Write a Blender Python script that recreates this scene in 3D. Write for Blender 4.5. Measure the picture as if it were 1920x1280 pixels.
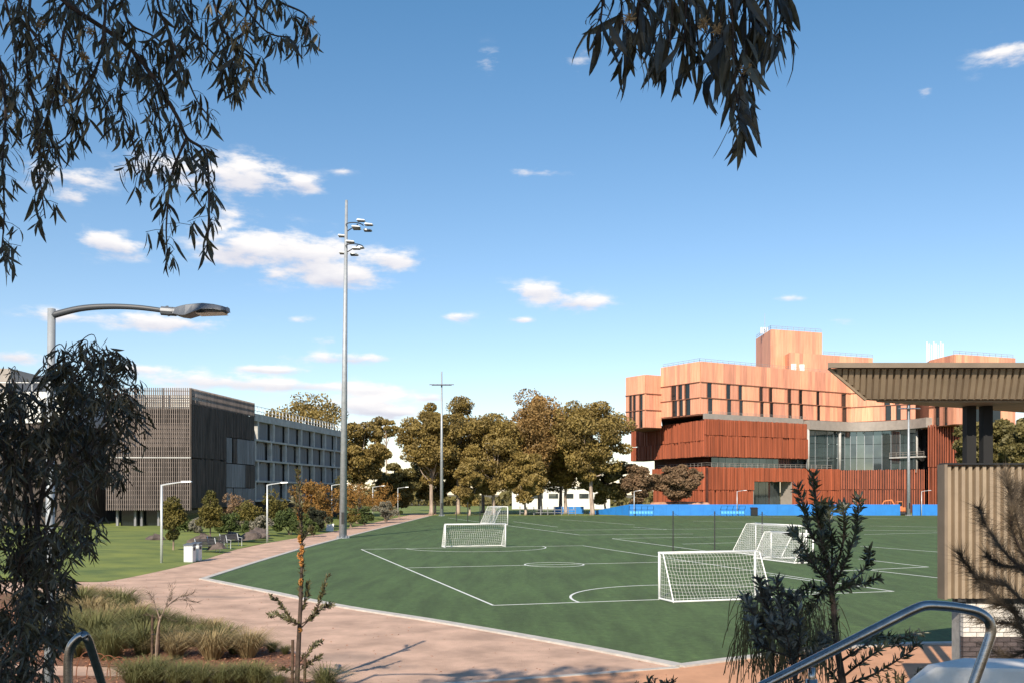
import bpy, math, random
import numpy as np
from mathutils import Vector, Matrix
for o in list(bpy.data.objects): bpy.data.objects.remove(o)
S = bpy.context.scene
COL = S.collection
rnd = random.Random(7)
R = math.radians
# ------------------------------------------------------------ camera, sky, sun, exposure
EYE, F, HZ = 4.2, 1770.0, 925.0          # eye height, focal length in photo pixels, horizon row
cam_d = bpy.data.cameras.new('camera'); cam = bpy.data.objects.new('camera', cam_d); COL.objects.link(cam)
cam.location = (0, 0, EYE); cam.rotation_euler = (R(90), 0, 0)
cam_d.sensor_width = 36; cam_d.lens = 36*F/1920; cam_d.shift_y = (HZ-640)/1920
cam_d.clip_start = .05; cam_d.clip_end = 6000
S.camera = cam
SUN_TO = Vector((-.30, -.95, 0)).normalized(); SUN_EL = R(34)
to_sun = Vector((SUN_TO.x*math.cos(SUN_EL), SUN_TO.y*math.cos(SUN_EL), math.sin(SUN_EL)))
sd = bpy.data.lights.new('sun', 'SUN'); sun = bpy.data.objects.new('sun', sd); COL.objects.link(sun)
sd.energy = 5.0; sd.angle = R(.5); sd.color = (1, .87, .70)
sun.location = (0, 0, 60); sun.rotation_euler = to_sun.to_track_quat('Z', 'Y').to_euler()
S.view_settings.view_transform = 'Standard'; S.view_settings.look = 'None'
S.view_settings.exposure = 0.45; S.view_settings.gamma = 1
W = bpy.data.worlds.new('World'); S.world = W; W.use_nodes = True

def build_world():
    nt = W.node_tree; N = nt.nodes; L = nt.links; N.clear()
    out = N.new('ShaderNodeOutputWorld'); bg = N.new('ShaderNodeBackground')
    sky = N.new('ShaderNodeTexSky'); sky.sky_type = 'NISHITA'; sky.sun_disc = False
    sky.sun_elevation = SUN_EL; sky.sun_rotation = math.atan2(SUN_TO.x, SUN_TO.y)
    sky.air_density = 1.0; sky.dust_density = .25; sky.ozone_density = 2.2; sky.altitude = 60
    bg.inputs['Strength'].default_value = .108
    tc = N.new('ShaderNodeTexCoord'); sp = N.new('ShaderNodeSeparateXYZ'); L.new(tc.outputs['Generated'], sp.inputs[0])
    def M(op, a, b=None, c=None, clamp=False):
        n = N.new('ShaderNodeMath'); n.operation = op; n.use_clamp = clamp
        for i, v in enumerate((a, b, c)):
            if v is None: continue
            if isinstance(v, (int, float)): n.inputs[i].default_value = v
            else: L.new(v, n.inputs[i])
        return n.outputs[0]
    az = M('ARCTAN2', sp.outputs[0], sp.outputs[1]); el = M('ARCSINE', sp.outputs[2])
    cb = N.new('ShaderNodeCombineXYZ'); L.new(M('MULTIPLY', az, 1.0), cb.inputs[0]); L.new(M('MULTIPLY', el, 2.7), cb.inputs[1])
    nz = N.new('ShaderNodeTexNoise'); nz.inputs['Scale'].default_value = 26; nz.inputs['Detail'].default_value = 7; nz.inputs['Roughness'].default_value = .58
    L.new(cb.outputs[0], nz.inputs['Vector'])
    nb = N.new('ShaderNodeTexNoise'); nb.inputs['Scale'].default_value = 7; nb.inputs['Detail'].default_value = 2
    L.new(cb.outputs[0], nb.inputs['Vector'])
    clouds = [(460,328,85,40,1),(575,345,38,16,1),(190,450,48,24,.9),(120,332,75,22,.9),(300,318,90,24,.8),(440,462,85,38,1.05),(580,470,90,36,1.05),
              (735,486,58,20,1),(640,518,95,26,1.05),(1010,545,70,18,1),(1085,568,80,16,.95),(865,596,45,9,.8),(980,600,32,7,.7),(300,604,115,20,1),
              (655,672,100,13,.95),(380,712,130,20,.8),(560,722,110,13,.85),(690,757,85,26,1.1),(700,730,70,12,.8),(1885,105,55,22,.85),(915,112,30,18,.55),
              (1000,322,75,10,.5),(420,400,35,13,.6),(30,665,55,16,.9),(1580,600,30,10,.5),(810,745,40,9,.8),(540,695,60,8,.8),(1085,115,35,25,.5),(250,690,70,9,.7),(480,690,50,8,.8),(620,640,40,8,.5),(330,735,50,9,.6),(740,775,60,10,.8),(90,590,60,14,.7),(560,600,40,7,.45),(1480,560,40,8,.5),(690,800,60,12,.8),(240,470,50,18,.7),(1735,170,16,10,.6),(640,320,25,8,.5),(130,370,40,12,.7),(510,520,30,12,.6)]
    tot = None; sh = None
    for (px, py, w, h, a) in clouds:
        x = (px-960)/F; t = (HZ-py)/F
        a0 = math.atan(x); e0 = math.atan(t/math.sqrt(1+x*x)); sw = w/F*.72; shh = h/F*.8
        du = M('MULTIPLY_ADD', az, 1/sw, -a0/sw); dv = M('MULTIPLY_ADD', el, 1/shh, -e0/shh)
        r2 = M('MULTIPLY_ADD', dv, dv, M('MULTIPLY', du, du))
        g = M('MULTIPLY', M('EXPONENT', M('MULTIPLY', r2, -.7)), a)
        s_ = M('MULTIPLY', g, dv)
        tot = g if tot is None else M('ADD', tot, g); sh = s_ if sh is None else M('ADD', sh, s_)
    # the rest of the sky carries the same sort of small low clouds
    side = M('SUBTRACT', M('ABSOLUTE', az), .62, clamp=True)
    side = M('MULTIPLY', side, 6, clamp=True)
    band = M('MULTIPLY', M('GREATER_THAN', el, .03), M('EXPONENT', M('MULTIPLY', M('MULTIPLY', el, el), -14)))
    gen = M('MULTIPLY', M('MULTIPLY', side, band), M('MULTIPLY', M('SUBTRACT', nb.outputs[0], .45, clamp=True), 5))
    tot = M('ADD', tot, gen)
    den = M('ADD', tot, M('MULTIPLY', M('SUBTRACT', nz.outputs[0], .5), 2.4))
    mr = N.new('ShaderNodeMapRange'); mr.interpolation_type = 'SMOOTHSTEP'; L.new(den, mr.inputs[0])
    mr.inputs[1].default_value = .20; mr.inputs[2].default_value = .95
    msk = M('MULTIPLY', mr.outputs[0], M('MULTIPLY', M('MINIMUM', tot, .5), 2), clamp=True)
    shade = N.new('ShaderNodeMapRange'); L.new(M('ADD', sh, M('MULTIPLY', M('SUBTRACT', nz.outputs[0], .5), 1.5)), shade.inputs[0])
    shade.inputs[1].default_value = -.6; shade.inputs[2].default_value = .35
    cc = N.new('ShaderNodeMix'); cc.data_type = 'RGBA'; L.new(shade.outputs[0], cc.inputs[0])
    cc.inputs[6].default_value = (5.0, 5.0, 5.6, 1); cc.inputs[7].default_value = (7.4, 7.1, 6.9, 1)
    tint = N.new('ShaderNodeMix'); tint.data_type = 'RGBA'; tint.blend_type = 'MULTIPLY'; tint.inputs[0].default_value = 1
    L.new(sky.outputs[0], tint.inputs[6])
    tg = N.new('ShaderNodeMix'); tg.data_type = 'RGBA'; tg.inputs[6].default_value = (1.18, 1.05, 1.02, 1); tg.inputs[7].default_value = (.66, .97, 1.06, 1)
    L.new(M('MULTIPLY', el, 2.1, clamp=True), tg.inputs[0]); L.new(tg.outputs[2], tint.inputs[7])
    mx = N.new('ShaderNodeMix'); mx.data_type = 'RGBA'; L.new(M('MULTIPLY', msk, .95), mx.inputs[0]); L.new(tint.outputs[2], mx.inputs[6]); L.new(cc.outputs[2], mx.inputs[7])
    L.new(mx.outputs[2], bg.inputs['Color']); L.new(bg.outputs[0], out.inputs[0])
build_world()

# ------------------------------------------------------------ helpers
def at(px, py, Y): return Vector(((px-960)*Y/F, Y, EYE+(HZ-py)*Y/F))
def gd(px, py, z=0.0):
    Y = (EYE-z)*F/(py-HZ); return Vector(((px-960)*Y/F, Y, z))
def gz(x, y):                                     # the bank below the camera
    t = min(max((19.5-y)/17.0, 0), 1); t = t*t*(3-2*t)*.35+t*.65
    return 2.6*t
MATS = {}
def mat(name, col, rough=.7, var=.12, scale=3.0, bump=0.0, bscale=None, metal=0.0, rand=0.0, col2=None, spec=None, coord='Object', stretch=(1,1,1), trans=0.0, detail=4):
    m = bpy.data.materials.new(name); m.use_nodes = True; nt = m.node_tree; N = nt.nodes; L = nt.links
    b = N['Principled BSDF']; b.inputs['Roughness'].default_value = rough; b.inputs['Metallic'].default_value = metal
    if spec is not None: b.inputs['Specular IOR Level'].default_value = spec
    if coord == 'Object':
        tc = N.new('ShaderNodeTexCoord').outputs['Object']
    else: tc = N.new('ShaderNodeNewGeometry').outputs['Position']
    mp = N.new('ShaderNodeMapping'); mp.inputs['Scale'].default_value = stretch; L.new(tc, mp.inputs[0])
    nz = N.new('ShaderNodeTexNoise'); nz.inputs['Scale'].default_value = scale; nz.inputs['Detail'].default_value = detail; nz.inputs['Roughness'].default_value = .6
    L.new(mp.outputs[0], nz.inputs['Vector'])
    c2 = col2 if col2 else tuple(max(0, c*(1-var*2)) for c in col)
    c1 = col if col2 else tuple(min(1, c*(1+var)) for c in col)
    rp = N.new('ShaderNodeValToRGB'); rp.color_ramp.elements[0].position = .33; rp.color_ramp.elements[1].position = .67
    rp.color_ramp.elements[0].color = (*c2, 1); rp.color_ramp.elements[1].color = (*c1, 1)
    L.new(nz.outputs[0], rp.inputs[0]); last = rp.outputs[0]
    if rand:
        oi = N.new('ShaderNodeObjectInfo'); hs = N.new('ShaderNodeHueSaturation')
        mr = N.new('ShaderNodeMapRange'); mr.inputs[3].default_value = 1-rand; mr.inputs[4].default_value = 1+rand
        L.new(oi.outputs['Random'], mr.inputs[0]); L.new(mr.outputs[0], hs.inputs['Value'])
        mr2 = N.new('ShaderNodeMapRange'); mr2.inputs[3].default_value = .5-rand*.035; mr2.inputs[4].default_value = .5+rand*.035
        L.new(oi.outputs['Random'], mr2.inputs[0]); L.new(mr2.outputs[0], hs.inputs['Hue'])
        L.new(last, hs.inputs['Color']); last = hs.outputs[0]
    L.new(last, b.inputs['Base Color'])
    if bump:
        n2 = N.new('ShaderNodeTexNoise'); n2.inputs['Scale'].default_value = bscale or scale*6; n2.inputs['Detail'].default_value = 3
        L.new(mp.outputs[0], n2.inputs['Vector'])
        bp = N.new('ShaderNodeBump'); bp.inputs['Strength'].default_value = bump; bp.inputs['Distance'].default_value = .03
        L.new(n2.outputs[0], bp.inputs['Height']); L.new(bp.outputs[0], b.inputs['Normal'])
    if trans:
        tr = N.new('ShaderNodeBsdfTranslucent'); L.new(last, tr.inputs[0]); ms = N.new('ShaderNodeMixShader'); ms.inputs[0].default_value = trans
        L.new(b.outputs[0], ms.inputs[1]); L.new(tr.outputs[0], ms.inputs[2]); L.new(ms.outputs[0], N['Material Output'].inputs[0])
    MATS[name] = m; return m

def thing(name, label, cat, loc=(0,0,0), group=None, rot=0):
    o = bpy.data.objects.new(name, None); COL.objects.link(o); o.empty_display_size = .2
    o.location = loc; o.rotation_euler = (0, 0, rot); o['label'] = label; o['category'] = cat
    if group: o['group'] = group
    return o
def tag(o, label, cat, group=None):
    o['label'] = label; o['category'] = cat
    if group: o['group'] = group
    return o
def base_of(p):
    v = Vector((0,0,0))
    while p is not None: v += p.location; p = p.parent
    return v
def link(me, name, m, parent=None, kind=None):
    o = bpy.data.objects.new(name, me); COL.objects.link(o)
    if m is not None and not me.materials: me.materials.append(MATS[m] if isinstance(m, str) else m)
    if parent is not None: o.parent = parent
    if kind: o['kind'] = kind
    return o
class MB:
    def __init__(s): s.v = []; s.f = []; s.smooth = False
    def add(s, vs, fs):
        n = len(s.v); s.v += [tuple(v) for v in vs]; s.f += [tuple(i+n for i in f) for f in fs]; return s
    def box(s, c, d, rz=0.0, rx=0.0):
        M_ = Matrix.Rotation(rz, 3, 'Z') @ Matrix.Rotation(rx, 3, 'X'); c = Vector(c)
        vs = [c + M_ @ Vector((x*d[0]/2, y*d[1]/2, z*d[2]/2)) for x in (-1,1) for y in (-1,1) for z in (-1,1)]
        return s.add(vs, [(0,1,3,2),(4,6,7,5),(0,4,5,1),(2,3,7,6),(0,2,6,4),(1,5,7,3)])
    def prism(s, poly, z0, z1):
        n = len(poly); z0s = z0 if hasattr(z0, '__len__') else [z0]*n; z1s = z1 if hasattr(z1, '__len__') else [z1]*n
        vs = [(p[0], p[1], z0s[i]) for i, p in enumerate(poly)] + [(p[0], p[1], z1s[i]) for i, p in enumerate(poly)]
        return s.add(vs, [tuple(range(n))[::-1], tuple(range(n, 2*n))] + [(i, (i+1)%n, n+(i+1)%n, n+i) for i in range(n)])
    def hull8(s, vs): return s.add(vs, [(0,1,2,3)[::-1],(4,5,6,7),(0,1,5,4),(1,2,6,5),(2,3,7,6),(3,0,4,7)])
    def face(s, A, B, s0, s1, z0, z1, d0, d1):       # a block on the facade line A-B: along, up, outwards (towards the camera side)
        A = Vector((A[0], A[1])); B = Vector((B[0], B[1])); u = (B-A).normalized(); n = Vector((u.y, -u.x))
        p = [A+u*a+n*d for a, d in ((s0,d0),(s1,d0),(s1,d1),(s0,d1))]
        return s.prism([(q.x, q.y) for q in p], z0, z1)
    def tube(s, path, r, n=8, cap=True):
        path = [Vector(p) for p in path]; rs = r if hasattr(r, '__len__') else [r]*len(path); k = len(s.v)
        up = None
        for i, p in enumerate(path):
            d = (path[min(i+1, len(path)-1)] - path[max(i-1, 0)])
            d = d.normalized() if d.length > 1e-9 else Vector((0,0,1))
            if up is None: up = d.orthogonal().normalized()
            up = (up - d*up.dot(d)); up = up.normalized() if up.length > 1e-6 else d.orthogonal().normalized()
            w = d.cross(up)
            for j in range(n):
                a = 2*math.pi*j/n; s.v.append(tuple(p + (up*math.cos(a)+w*math.sin(a))*rs[i]))
        for i in range(len(path)-1):
            for j in range(n):
                s.f.append((k+i*n+j, k+i*n+(j+1)%n, k+(i+1)*n+(j+1)%n, k+(i+1)*n+j))
        if cap: s.f.append(tuple(k+j for j in range(n))[::-1]); s.f.append(tuple(k+(len(path)-1)*n+j for j in range(n)))
        return s
    def mesh(s, name, off=Vector((0,0,0)), smooth=False):
        me = bpy.data.meshes.new(name); me.from_pydata([(a-off.x, b-off.y, c-off.z) for a, b, c in s.v], [], s.f)
        if smooth or s.smooth:
            me.polygons.foreach_set('use_smooth', [True]*len(me.polygons))
        me.update(); return me
    def build(s, name, m, parent=None, kind=None, smooth=False):
        return link(s.mesh(name, base_of(parent), smooth), name, m, parent, kind)
def bevel(o, w=.01, seg=2):
    b = o.modifiers.new('bevel', 'BEVEL'); b.width = w; b.segments = seg; b.limit_method = 'ANGLE'; return o
def arc(fn, n): return [fn(i/n) for i in range(n+1)]
def copy_tree(o, parent=None):
    c = o.copy(); COL.objects.link(c)
    if parent is not None: c.parent = parent
    for ch in [x for x in bpy.data.objects if x.parent == o]: copy_tree(ch, c)
    return c
def bez(pts, n=8):                                # smooth polyline through points
    P = [Vector(p) for p in pts]; out = []
    for i in range(len(P)-1):
        p0 = P[max(i-1,0)]; p1 = P[i]; p2 = P[i+1]; p3 = P[min(i+2, len(P)-1)]
        for k in range(n):
            t = k/n; out.append(.5*((2*p1)+(p2-p0)*t+(2*p0-5*p1+4*p2-p3)*t*t+(3*p1-p0-3*p2+p3)*t**3))
    out.append(P[-1]); return out
# leaves: lance-shaped blades, the largest as objects, the rest joined
LEAF = []
for k in range(6):
    c = (.16, -.2, .28, -.1, .05, -.32)[k]; w = .058+.012*(k%3); q = .07*(k-2.5); pts = [(0,0,0)]
    for t, f in ((.18,.6),(.42,1),(.68,.82),(.88,.4)):
        cx = c*(t*t-t*.35); cz = q*math.sin(t*2.6); pts += [(cx-w*f, t, cz+.012), (cx, t, cz), (cx+w*f, t, cz+.012)]
    pts.append((c*.65, 1, q*.5)); LEAF.append(np.array(pts))
LEAF_F = [(0,2,1),(0,3,2)]+[f for i in range(3) for f in ((1+3*i,2+3*i,5+3*i,4+3*i),(2+3*i,3+3*i,6+3*i,5+3*i))]+[(10,11,13),(11,12,13)]
LN = 14
LEAF_ME = {}
def leaf_mesh(var, m):
    if (var, m) not in LEAF_ME:
        me = bpy.data.meshes.new('leaf'); me.from_pydata(LEAF[var].tolist(), [], LEAF_F); me.materials.append(MATS[m]); LEAF_ME[(var, m)] = me
    return LEAF_ME[(var, m)]
def leaves(lst, parent, m, nobj=300, name='leaf'):
    # lst: (pos, dir, normal, length, width factor)
    cp = Vector((0,0,EYE)); lst = sorted(lst, key=lambda l: -l[3]/max(.5, (Vector(l[0])-cp).length) * (1 if abs(l[0][0]) < .545*l[0][1] else .01))
    off = base_of(parent); V = []; Fc = []
    for i, (p, d, nr, ln, wf) in enumerate(lst):
        d = Vector(d).normalized(); nr = Vector(nr); x = d.cross(nr); x = x.normalized() if x.length > 1e-4 else d.orthogonal().normalized(); z = x.cross(d)
        var = (i*7) % 6
        if i < nobj:
            M_ = Matrix(((x.x*ln*wf, d.x*ln, z.x*ln, p[0]-off.x), (x.y*ln*wf, d.y*ln, z.y*ln, p[1]-off.y), (x.z*ln*wf, d.z*ln, z.z*ln, p[2]-off.z), (0,0,0,1)))
            o = bpy.data.objects.new(name, leaf_mesh(var, m)); COL.objects.link(o); o.parent = parent; o.matrix_basis = M_
        else:
            A = np.array([[x.x*wf, d.x, z.x], [x.y*wf, d.y, z.y], [x.z*wf, d.z, z.z]])*ln
            k = len(V)*LN; V.append(LEAF[var] @ A.T + np.array([p[0]-off.x, p[1]-off.y, p[2]-off.z]))
            Fc += [tuple(j+k for j in f) for f in LEAF_F]
    if V:
        me = bpy.data.meshes.new('foliage'); me.from_pydata(np.concatenate(V).tolist(), [], Fc)
        link(me, 'foliage', m, parent, 'stuff')
def cards(C, size, rs, flat=.0, asp=.6):           # many small leaf-sized faces
    n = len(C); a = rs.normal(size=(n,3)); a[:,2] *= (1-flat); a /= np.linalg.norm(a, axis=1)[:,None]
    b = rs.normal(size=(n,3)); b -= a*(a*b).sum(1)[:,None]; b /= np.linalg.norm(b, axis=1)[:,None]
    sz = (size*rs.uniform(.6, 1.4, n))[:,None]; a = a*sz; b = b*sz*asp
    V = np.stack([C-a, C-b*.9+a*.1, C+a, C+b], 1).reshape(-1,3)
    Fc = np.arange(4*n).reshape(-1,4); return V, Fc
def blob_cloud(rs, centres, rads, per, flat=.75):
    out = []
    for c, r in zip(centres, rads):
        d = rs.normal(size=(per,3)); d /= np.linalg.norm(d, axis=1)[:,None]
        q = r*rs.uniform(.45, 1.08, per)**.6
        p = d*q[:,None]; p[:,2] = np.where(p[:,2] < 0, p[:,2]*.55, p[:,2]*flat)
        out.append(np.array(c)+p)
    return np.concatenate(out)
def npmesh(name, V, Fc, m, parent=None, kind=None):
    off = base_of(parent); me = bpy.data.meshes.new(name); V = V-np.array(off)
    nv, nf = len(V), len(Fc); k = Fc.shape[1]
    me.vertices.add(nv); me.vertices.foreach_set('co', V.astype(np.float32).ravel())
    me.loops.add(nf*k); me.loops.foreach_set('vertex_index', Fc.astype(np.int32).ravel())
    me.polygons.add(nf); me.polygons.foreach_set('loop_start', np.arange(0, nf*k, k, dtype=np.int32))
    me.update(calc_edges=True); me.validate()
    return link(me, name, m, parent, kind)

# ------------------------------------------------------------ materials
mat('gravel', (.58,.385,.285), .95, .16, .7, .8, 45, coord='Position', detail=14)
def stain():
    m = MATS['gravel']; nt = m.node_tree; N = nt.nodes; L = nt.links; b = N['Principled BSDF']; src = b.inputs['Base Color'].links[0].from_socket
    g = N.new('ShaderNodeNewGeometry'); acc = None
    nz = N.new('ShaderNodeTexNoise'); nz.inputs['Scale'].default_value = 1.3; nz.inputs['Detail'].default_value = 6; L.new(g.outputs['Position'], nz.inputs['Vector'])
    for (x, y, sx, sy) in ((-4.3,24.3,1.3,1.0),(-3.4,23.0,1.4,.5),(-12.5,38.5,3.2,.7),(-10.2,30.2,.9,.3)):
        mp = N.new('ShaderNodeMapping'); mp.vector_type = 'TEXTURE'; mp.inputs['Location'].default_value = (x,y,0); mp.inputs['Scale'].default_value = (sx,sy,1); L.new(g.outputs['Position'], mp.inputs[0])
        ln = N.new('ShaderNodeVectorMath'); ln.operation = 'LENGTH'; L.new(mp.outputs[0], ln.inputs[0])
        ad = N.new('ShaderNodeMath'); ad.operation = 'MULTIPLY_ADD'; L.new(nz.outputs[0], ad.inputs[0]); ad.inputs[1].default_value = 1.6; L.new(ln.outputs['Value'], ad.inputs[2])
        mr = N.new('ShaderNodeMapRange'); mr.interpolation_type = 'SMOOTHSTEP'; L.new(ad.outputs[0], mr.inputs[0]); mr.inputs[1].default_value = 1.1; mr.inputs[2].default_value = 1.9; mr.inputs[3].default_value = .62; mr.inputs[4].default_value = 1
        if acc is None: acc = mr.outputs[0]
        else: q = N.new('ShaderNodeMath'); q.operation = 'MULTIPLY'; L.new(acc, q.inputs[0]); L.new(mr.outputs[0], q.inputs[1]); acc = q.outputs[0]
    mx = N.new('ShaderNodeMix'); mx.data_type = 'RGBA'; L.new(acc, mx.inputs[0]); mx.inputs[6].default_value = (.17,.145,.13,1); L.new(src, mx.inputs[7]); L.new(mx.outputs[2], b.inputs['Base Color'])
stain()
mat('orange_path', (.58,.30,.17), .95, .08, 1.3, .4, 60, coord='Position', detail=9)
mat('concrete', (.50,.47,.43), .85, .10, 2.5, .2, 40, coord='Position', detail=8)
mat('white_concrete', (.78,.75,.72), .8, .07, 3, .15, 40, detail=8)
mat('earth', (.16,.13,.07), .95, .25, .15, .6, 8, coord='Position', detail=9)
mat('dirt', (.55,.30,.19), .95, .2, .8, .6, 9, detail=8)
mat('mulch', (.26,.12,.07), .95, .3, 9, 1.0, 40, coord='Position', detail=8)
mat('chips', (.36,.18,.11), .9, .3, 7, coord='Position')
mat('paint', (.72,.74,.72), .8, .06, 6, coord='Position')
mat('lawn', (.20,.23,.04), .9, .3, .35, .8, 18, coord='Position', col2=(.075,.115,.022), detail=12)
def turf_mat():
    m = mat('turf', (.066,.125,.036), .9, .2, 5, .5, 45, coord='Position', col2=(.036,.080,.022), detail=9)
    nt = m.node_tree; N = nt.nodes; L = nt.links; b = N['Principled BSDF']; src = b.inputs['Base Color'].links[0].from_socket
    g = N.new('ShaderNodeNewGeometry'); mp = N.new('ShaderNodeMapping'); mp.inputs['Rotation'].default_value = (0,0,R(-32)); mp.inputs['Scale'].default_value = (.9,.12,1)
    L.new(g.outputs['Position'], mp.inputs[0]); nz = N.new('ShaderNodeTexNoise'); nz.inputs['Scale'].default_value = 1.1; nz.inputs['Detail'].default_value = 8; nz.inputs['Roughness'].default_value = .65; nz.inputs['Distortion'].default_value = .4
    L.new(mp.outputs[0], nz.inputs['Vector'])
    rp = N.new('ShaderNodeValToRGB'); rp.color_ramp.elements[0].position = .36; rp.color_ramp.elements[1].position = .62
    rp.color_ramp.elements[0].color = (.55,.61,.52,1); rp.color_ramp.elements[1].color = (1.08,1.08,1.1,1); L.new(nz.outputs[0], rp.inputs[0])
    mx = N.new('ShaderNodeMix'); mx.data_type = 'RGBA'; mx.blend_type = 'MULTIPLY'; mx.inputs[0].default_value = 1
    L.new(src, mx.inputs[6]); L.new(rp.outputs[0], mx.inputs[7])
    n3 = N.new('ShaderNodeTexNoise'); n3.inputs['Scale'].default_value = 2.2; n3.inputs['Detail'].default_value = 14; n3.inputs['Roughness'].default_value = .85; L.new(g.outputs['Position'], n3.inputs['Vector'])
    r3 = N.new('ShaderNodeValToRGB'); r3.color_ramp.elements[0].position = .36; r3.color_ramp.elements[1].position = .64; r3.color_ramp.elements[0].color = (.55,.58,.5,1); r3.color_ramp.elements[1].color = (1.35,1.3,1.2,1); L.new(n3.outputs[0], r3.inputs[0])
    m3 = N.new('ShaderNodeMix'); m3.data_type = 'RGBA'; m3.blend_type = 'MULTIPLY'; m3.inputs[0].default_value = 1; L.new(mx.outputs[2], m3.inputs[6]); L.new(r3.outputs[0], m3.inputs[7]); L.new(m3.outputs[2], b.inputs['Base Color'])
turf_mat()
for nm_, w_ in (('turf',.06),('lawn',.05)):
    b_ = MATS[nm_].node_tree.nodes['Principled BSDF']; b_.inputs['Sheen Weight'].default_value = w_; b_.inputs['Sheen Roughness'].default_value = .45; b_.inputs['Sheen Tint'].default_value = (.75,.80,.40,1)
mat('galv', (.36,.39,.42), .5, .08, 3, metal=.3)
mat('galv_pale', (.66,.69,.71), .45, .05, 3, metal=.35)
mat('lamp_grey', (.13,.145,.17), .45, .05, 3, metal=.2)
mat('dark_grey', (.06,.07,.085), .5, .05, 3)
mat('steel', (.40,.37,.355), .22, .10, 14, .05, 90, metal=1.0, stretch=(1,1,4))
mat('dark_metal', (.03,.03,.032), .5, .1, 5)
mat('black_plastic', (.015,.015,.016), .45, .1, 5)
mat('lens', (.75,.70,.6), .25, .05, 20)
mat('white_metal', (.80,.80,.79), .4, .03, 5)
mat('net', (.78,.78,.76), .8, .03, 5)
mat('orange_panel', (.74,.345,.22), .55, .10, .9, rand=.17, stretch=(3,3,.25))
mat('orange_plain', (.70,.33,.21), .6, .06, .5)
mat('ledge', (.25,.11,.07), .6, .1, 2)
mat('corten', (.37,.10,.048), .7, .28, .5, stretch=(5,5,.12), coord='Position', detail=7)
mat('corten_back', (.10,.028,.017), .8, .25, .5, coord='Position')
mat('grey_clad', (.30,.27,.245), .6, .06, 1.0)
mat('glass', (.15,.19,.20), .03, .08, .3, metal=.75, rand=.15)
mat('glass_dark', (.012,.017,.02), .06, .1, .3, spec=.7)
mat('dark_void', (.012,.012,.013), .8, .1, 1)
mat('hoarding', (.022,.20,.60), .5, .05, .8, rand=.05)
mat('blue_frame', (.03,.13,.30), .4, .05, 3)
mat('blue_seat', (.10,.42,.80), .4, .05, 3)
mat('timber_slat', (.20,.165,.15), .8, .18, 1.2, stretch=(2,2,.3), coord='Position')
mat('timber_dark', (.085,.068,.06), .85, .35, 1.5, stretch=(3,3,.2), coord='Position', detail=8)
mat('timber_grey', (.21,.215,.23), .8, .2, 1.4, rand=.14, stretch=(5,5,.25), detail=8)
mat('facade_concrete', (.44,.44,.43), .8, .10, 1.2, coord='Position')
mat('white_wall', (.72,.72,.70), .8, .05, 1)
mat('bronze_rib', (.37,.285,.20), .42, .07, 2, metal=.25, rand=.05)
mat('bronze_dark', (.22,.17,.125), .5, .08, 2, metal=.2)
mat('bronze_soffit', (.32,.26,.20), .55, .06, 2)
mat('brick_white', (.62,.58,.53), .8, .10, 8, .3, 60, rand=.06)
mat('brick_dark', (.085,.065,.065), .6, .15, 8, .3, 60, rand=.25)
mat('mortar', (.36,.34,.32), .9, .1, 8)
mat('bark', (.27,.20,.15), .9, .35, 2.5, .6, 12, stretch=(2,2,.4), detail=8)
mat('bark_pale', (.42,.33,.27), .85, .3, 1.2, .4, 10, stretch=(2,2,.4), detail=8)
mat('bark_dark', (.075,.05,.038), .9, .3, 6, .4, 30)
mat('gum_far', (.33,.24,.066), .65, .3, .28, coord='Position', col2=(.18,.13,.04), trans=.22, detail=6)
mat('gum_red', (.37,.225,.075), .65, .3, .28, coord='Position', col2=(.18,.115,.04), trans=.22, detail=6)
mat('gum_dark', (.21,.175,.055), .65, .3, .28, coord='Position', col2=(.09,.08,.028), trans=.2, detail=6)
mat('brown_bush', (.24,.15,.085), .8, .3, .5, coord='Position', col2=(.13,.085,.045), trans=.1)
mat('orange_bush', (.34,.165,.035), .8, .3, .5, coord='Position', col2=(.16,.10,.025), trans=.12)
mat('olive_bush', (.15,.12,.022), .8, .3, .6, coord='Position', col2=(.07,.07,.015), trans=.12)
mat('green_bush', (.085,.115,.024), .8, .3, .6, coord='Position', col2=(.04,.06,.014), trans=.1)
mat('silver_bush', (.26,.235,.18), .8, .3, 1, coord='Position', col2=(.12,.12,.085), trans=.1)
mat('dark_bush', (.03,.035,.015), .8, .3, 1, coord='Position')
mat('near_leaf', (.068,.058,.032), .42, .2, 4, rand=.55, spec=.5, trans=.06)
mat('near_leaf_b', (.068,.060,.036), .42, .2, 4, rand=.5, spec=.6, trans=.06)
mat('shrub_leaf', (.078,.086,.045), .36, .2, 5, rand=.4, spec=.6, trans=.05)
mat('silver_leaf', (.14,.14,.115), .4, .2, 5, rand=.45, spec=.6, trans=.05)
mat('young_leaf', (.11,.10,.042), .45, .2, 5, rand=.35, trans=.08)
mat('weeping', (.16,.125,.05), .7, .3, 3, trans=.1)
mat('needle', (.070,.050,.030), .7, .3, 3)
mat('blossom', (.52,.36,.20), .8, .2, 30)
mat('orange_flower', (.48,.21,.045), .7, .25, 20, .5, 60)
mat('tuft_green', (.19,.18,.065), .8, .3, 3, col2=(.10,.11,.036), trans=.15)
mat('tuft_straw', (.37,.28,.14), .8, .25, 3, col2=(.25,.19,.085), trans=.15)
mat('stake', (.09,.055,.035), .9, .3, 8, .4, 30)
mat('rust', (.20,.07,.03), .8, .2, 12)
mat('rock', (.11,.085,.075), .9, .3, 2, .8, 10, detail=9)
mat('bench_slat', (.075,.068,.066), .6, .2, 6, rand=.15)
mat('digger', (.62,.20,.07), .5, .12, 2)

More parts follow.
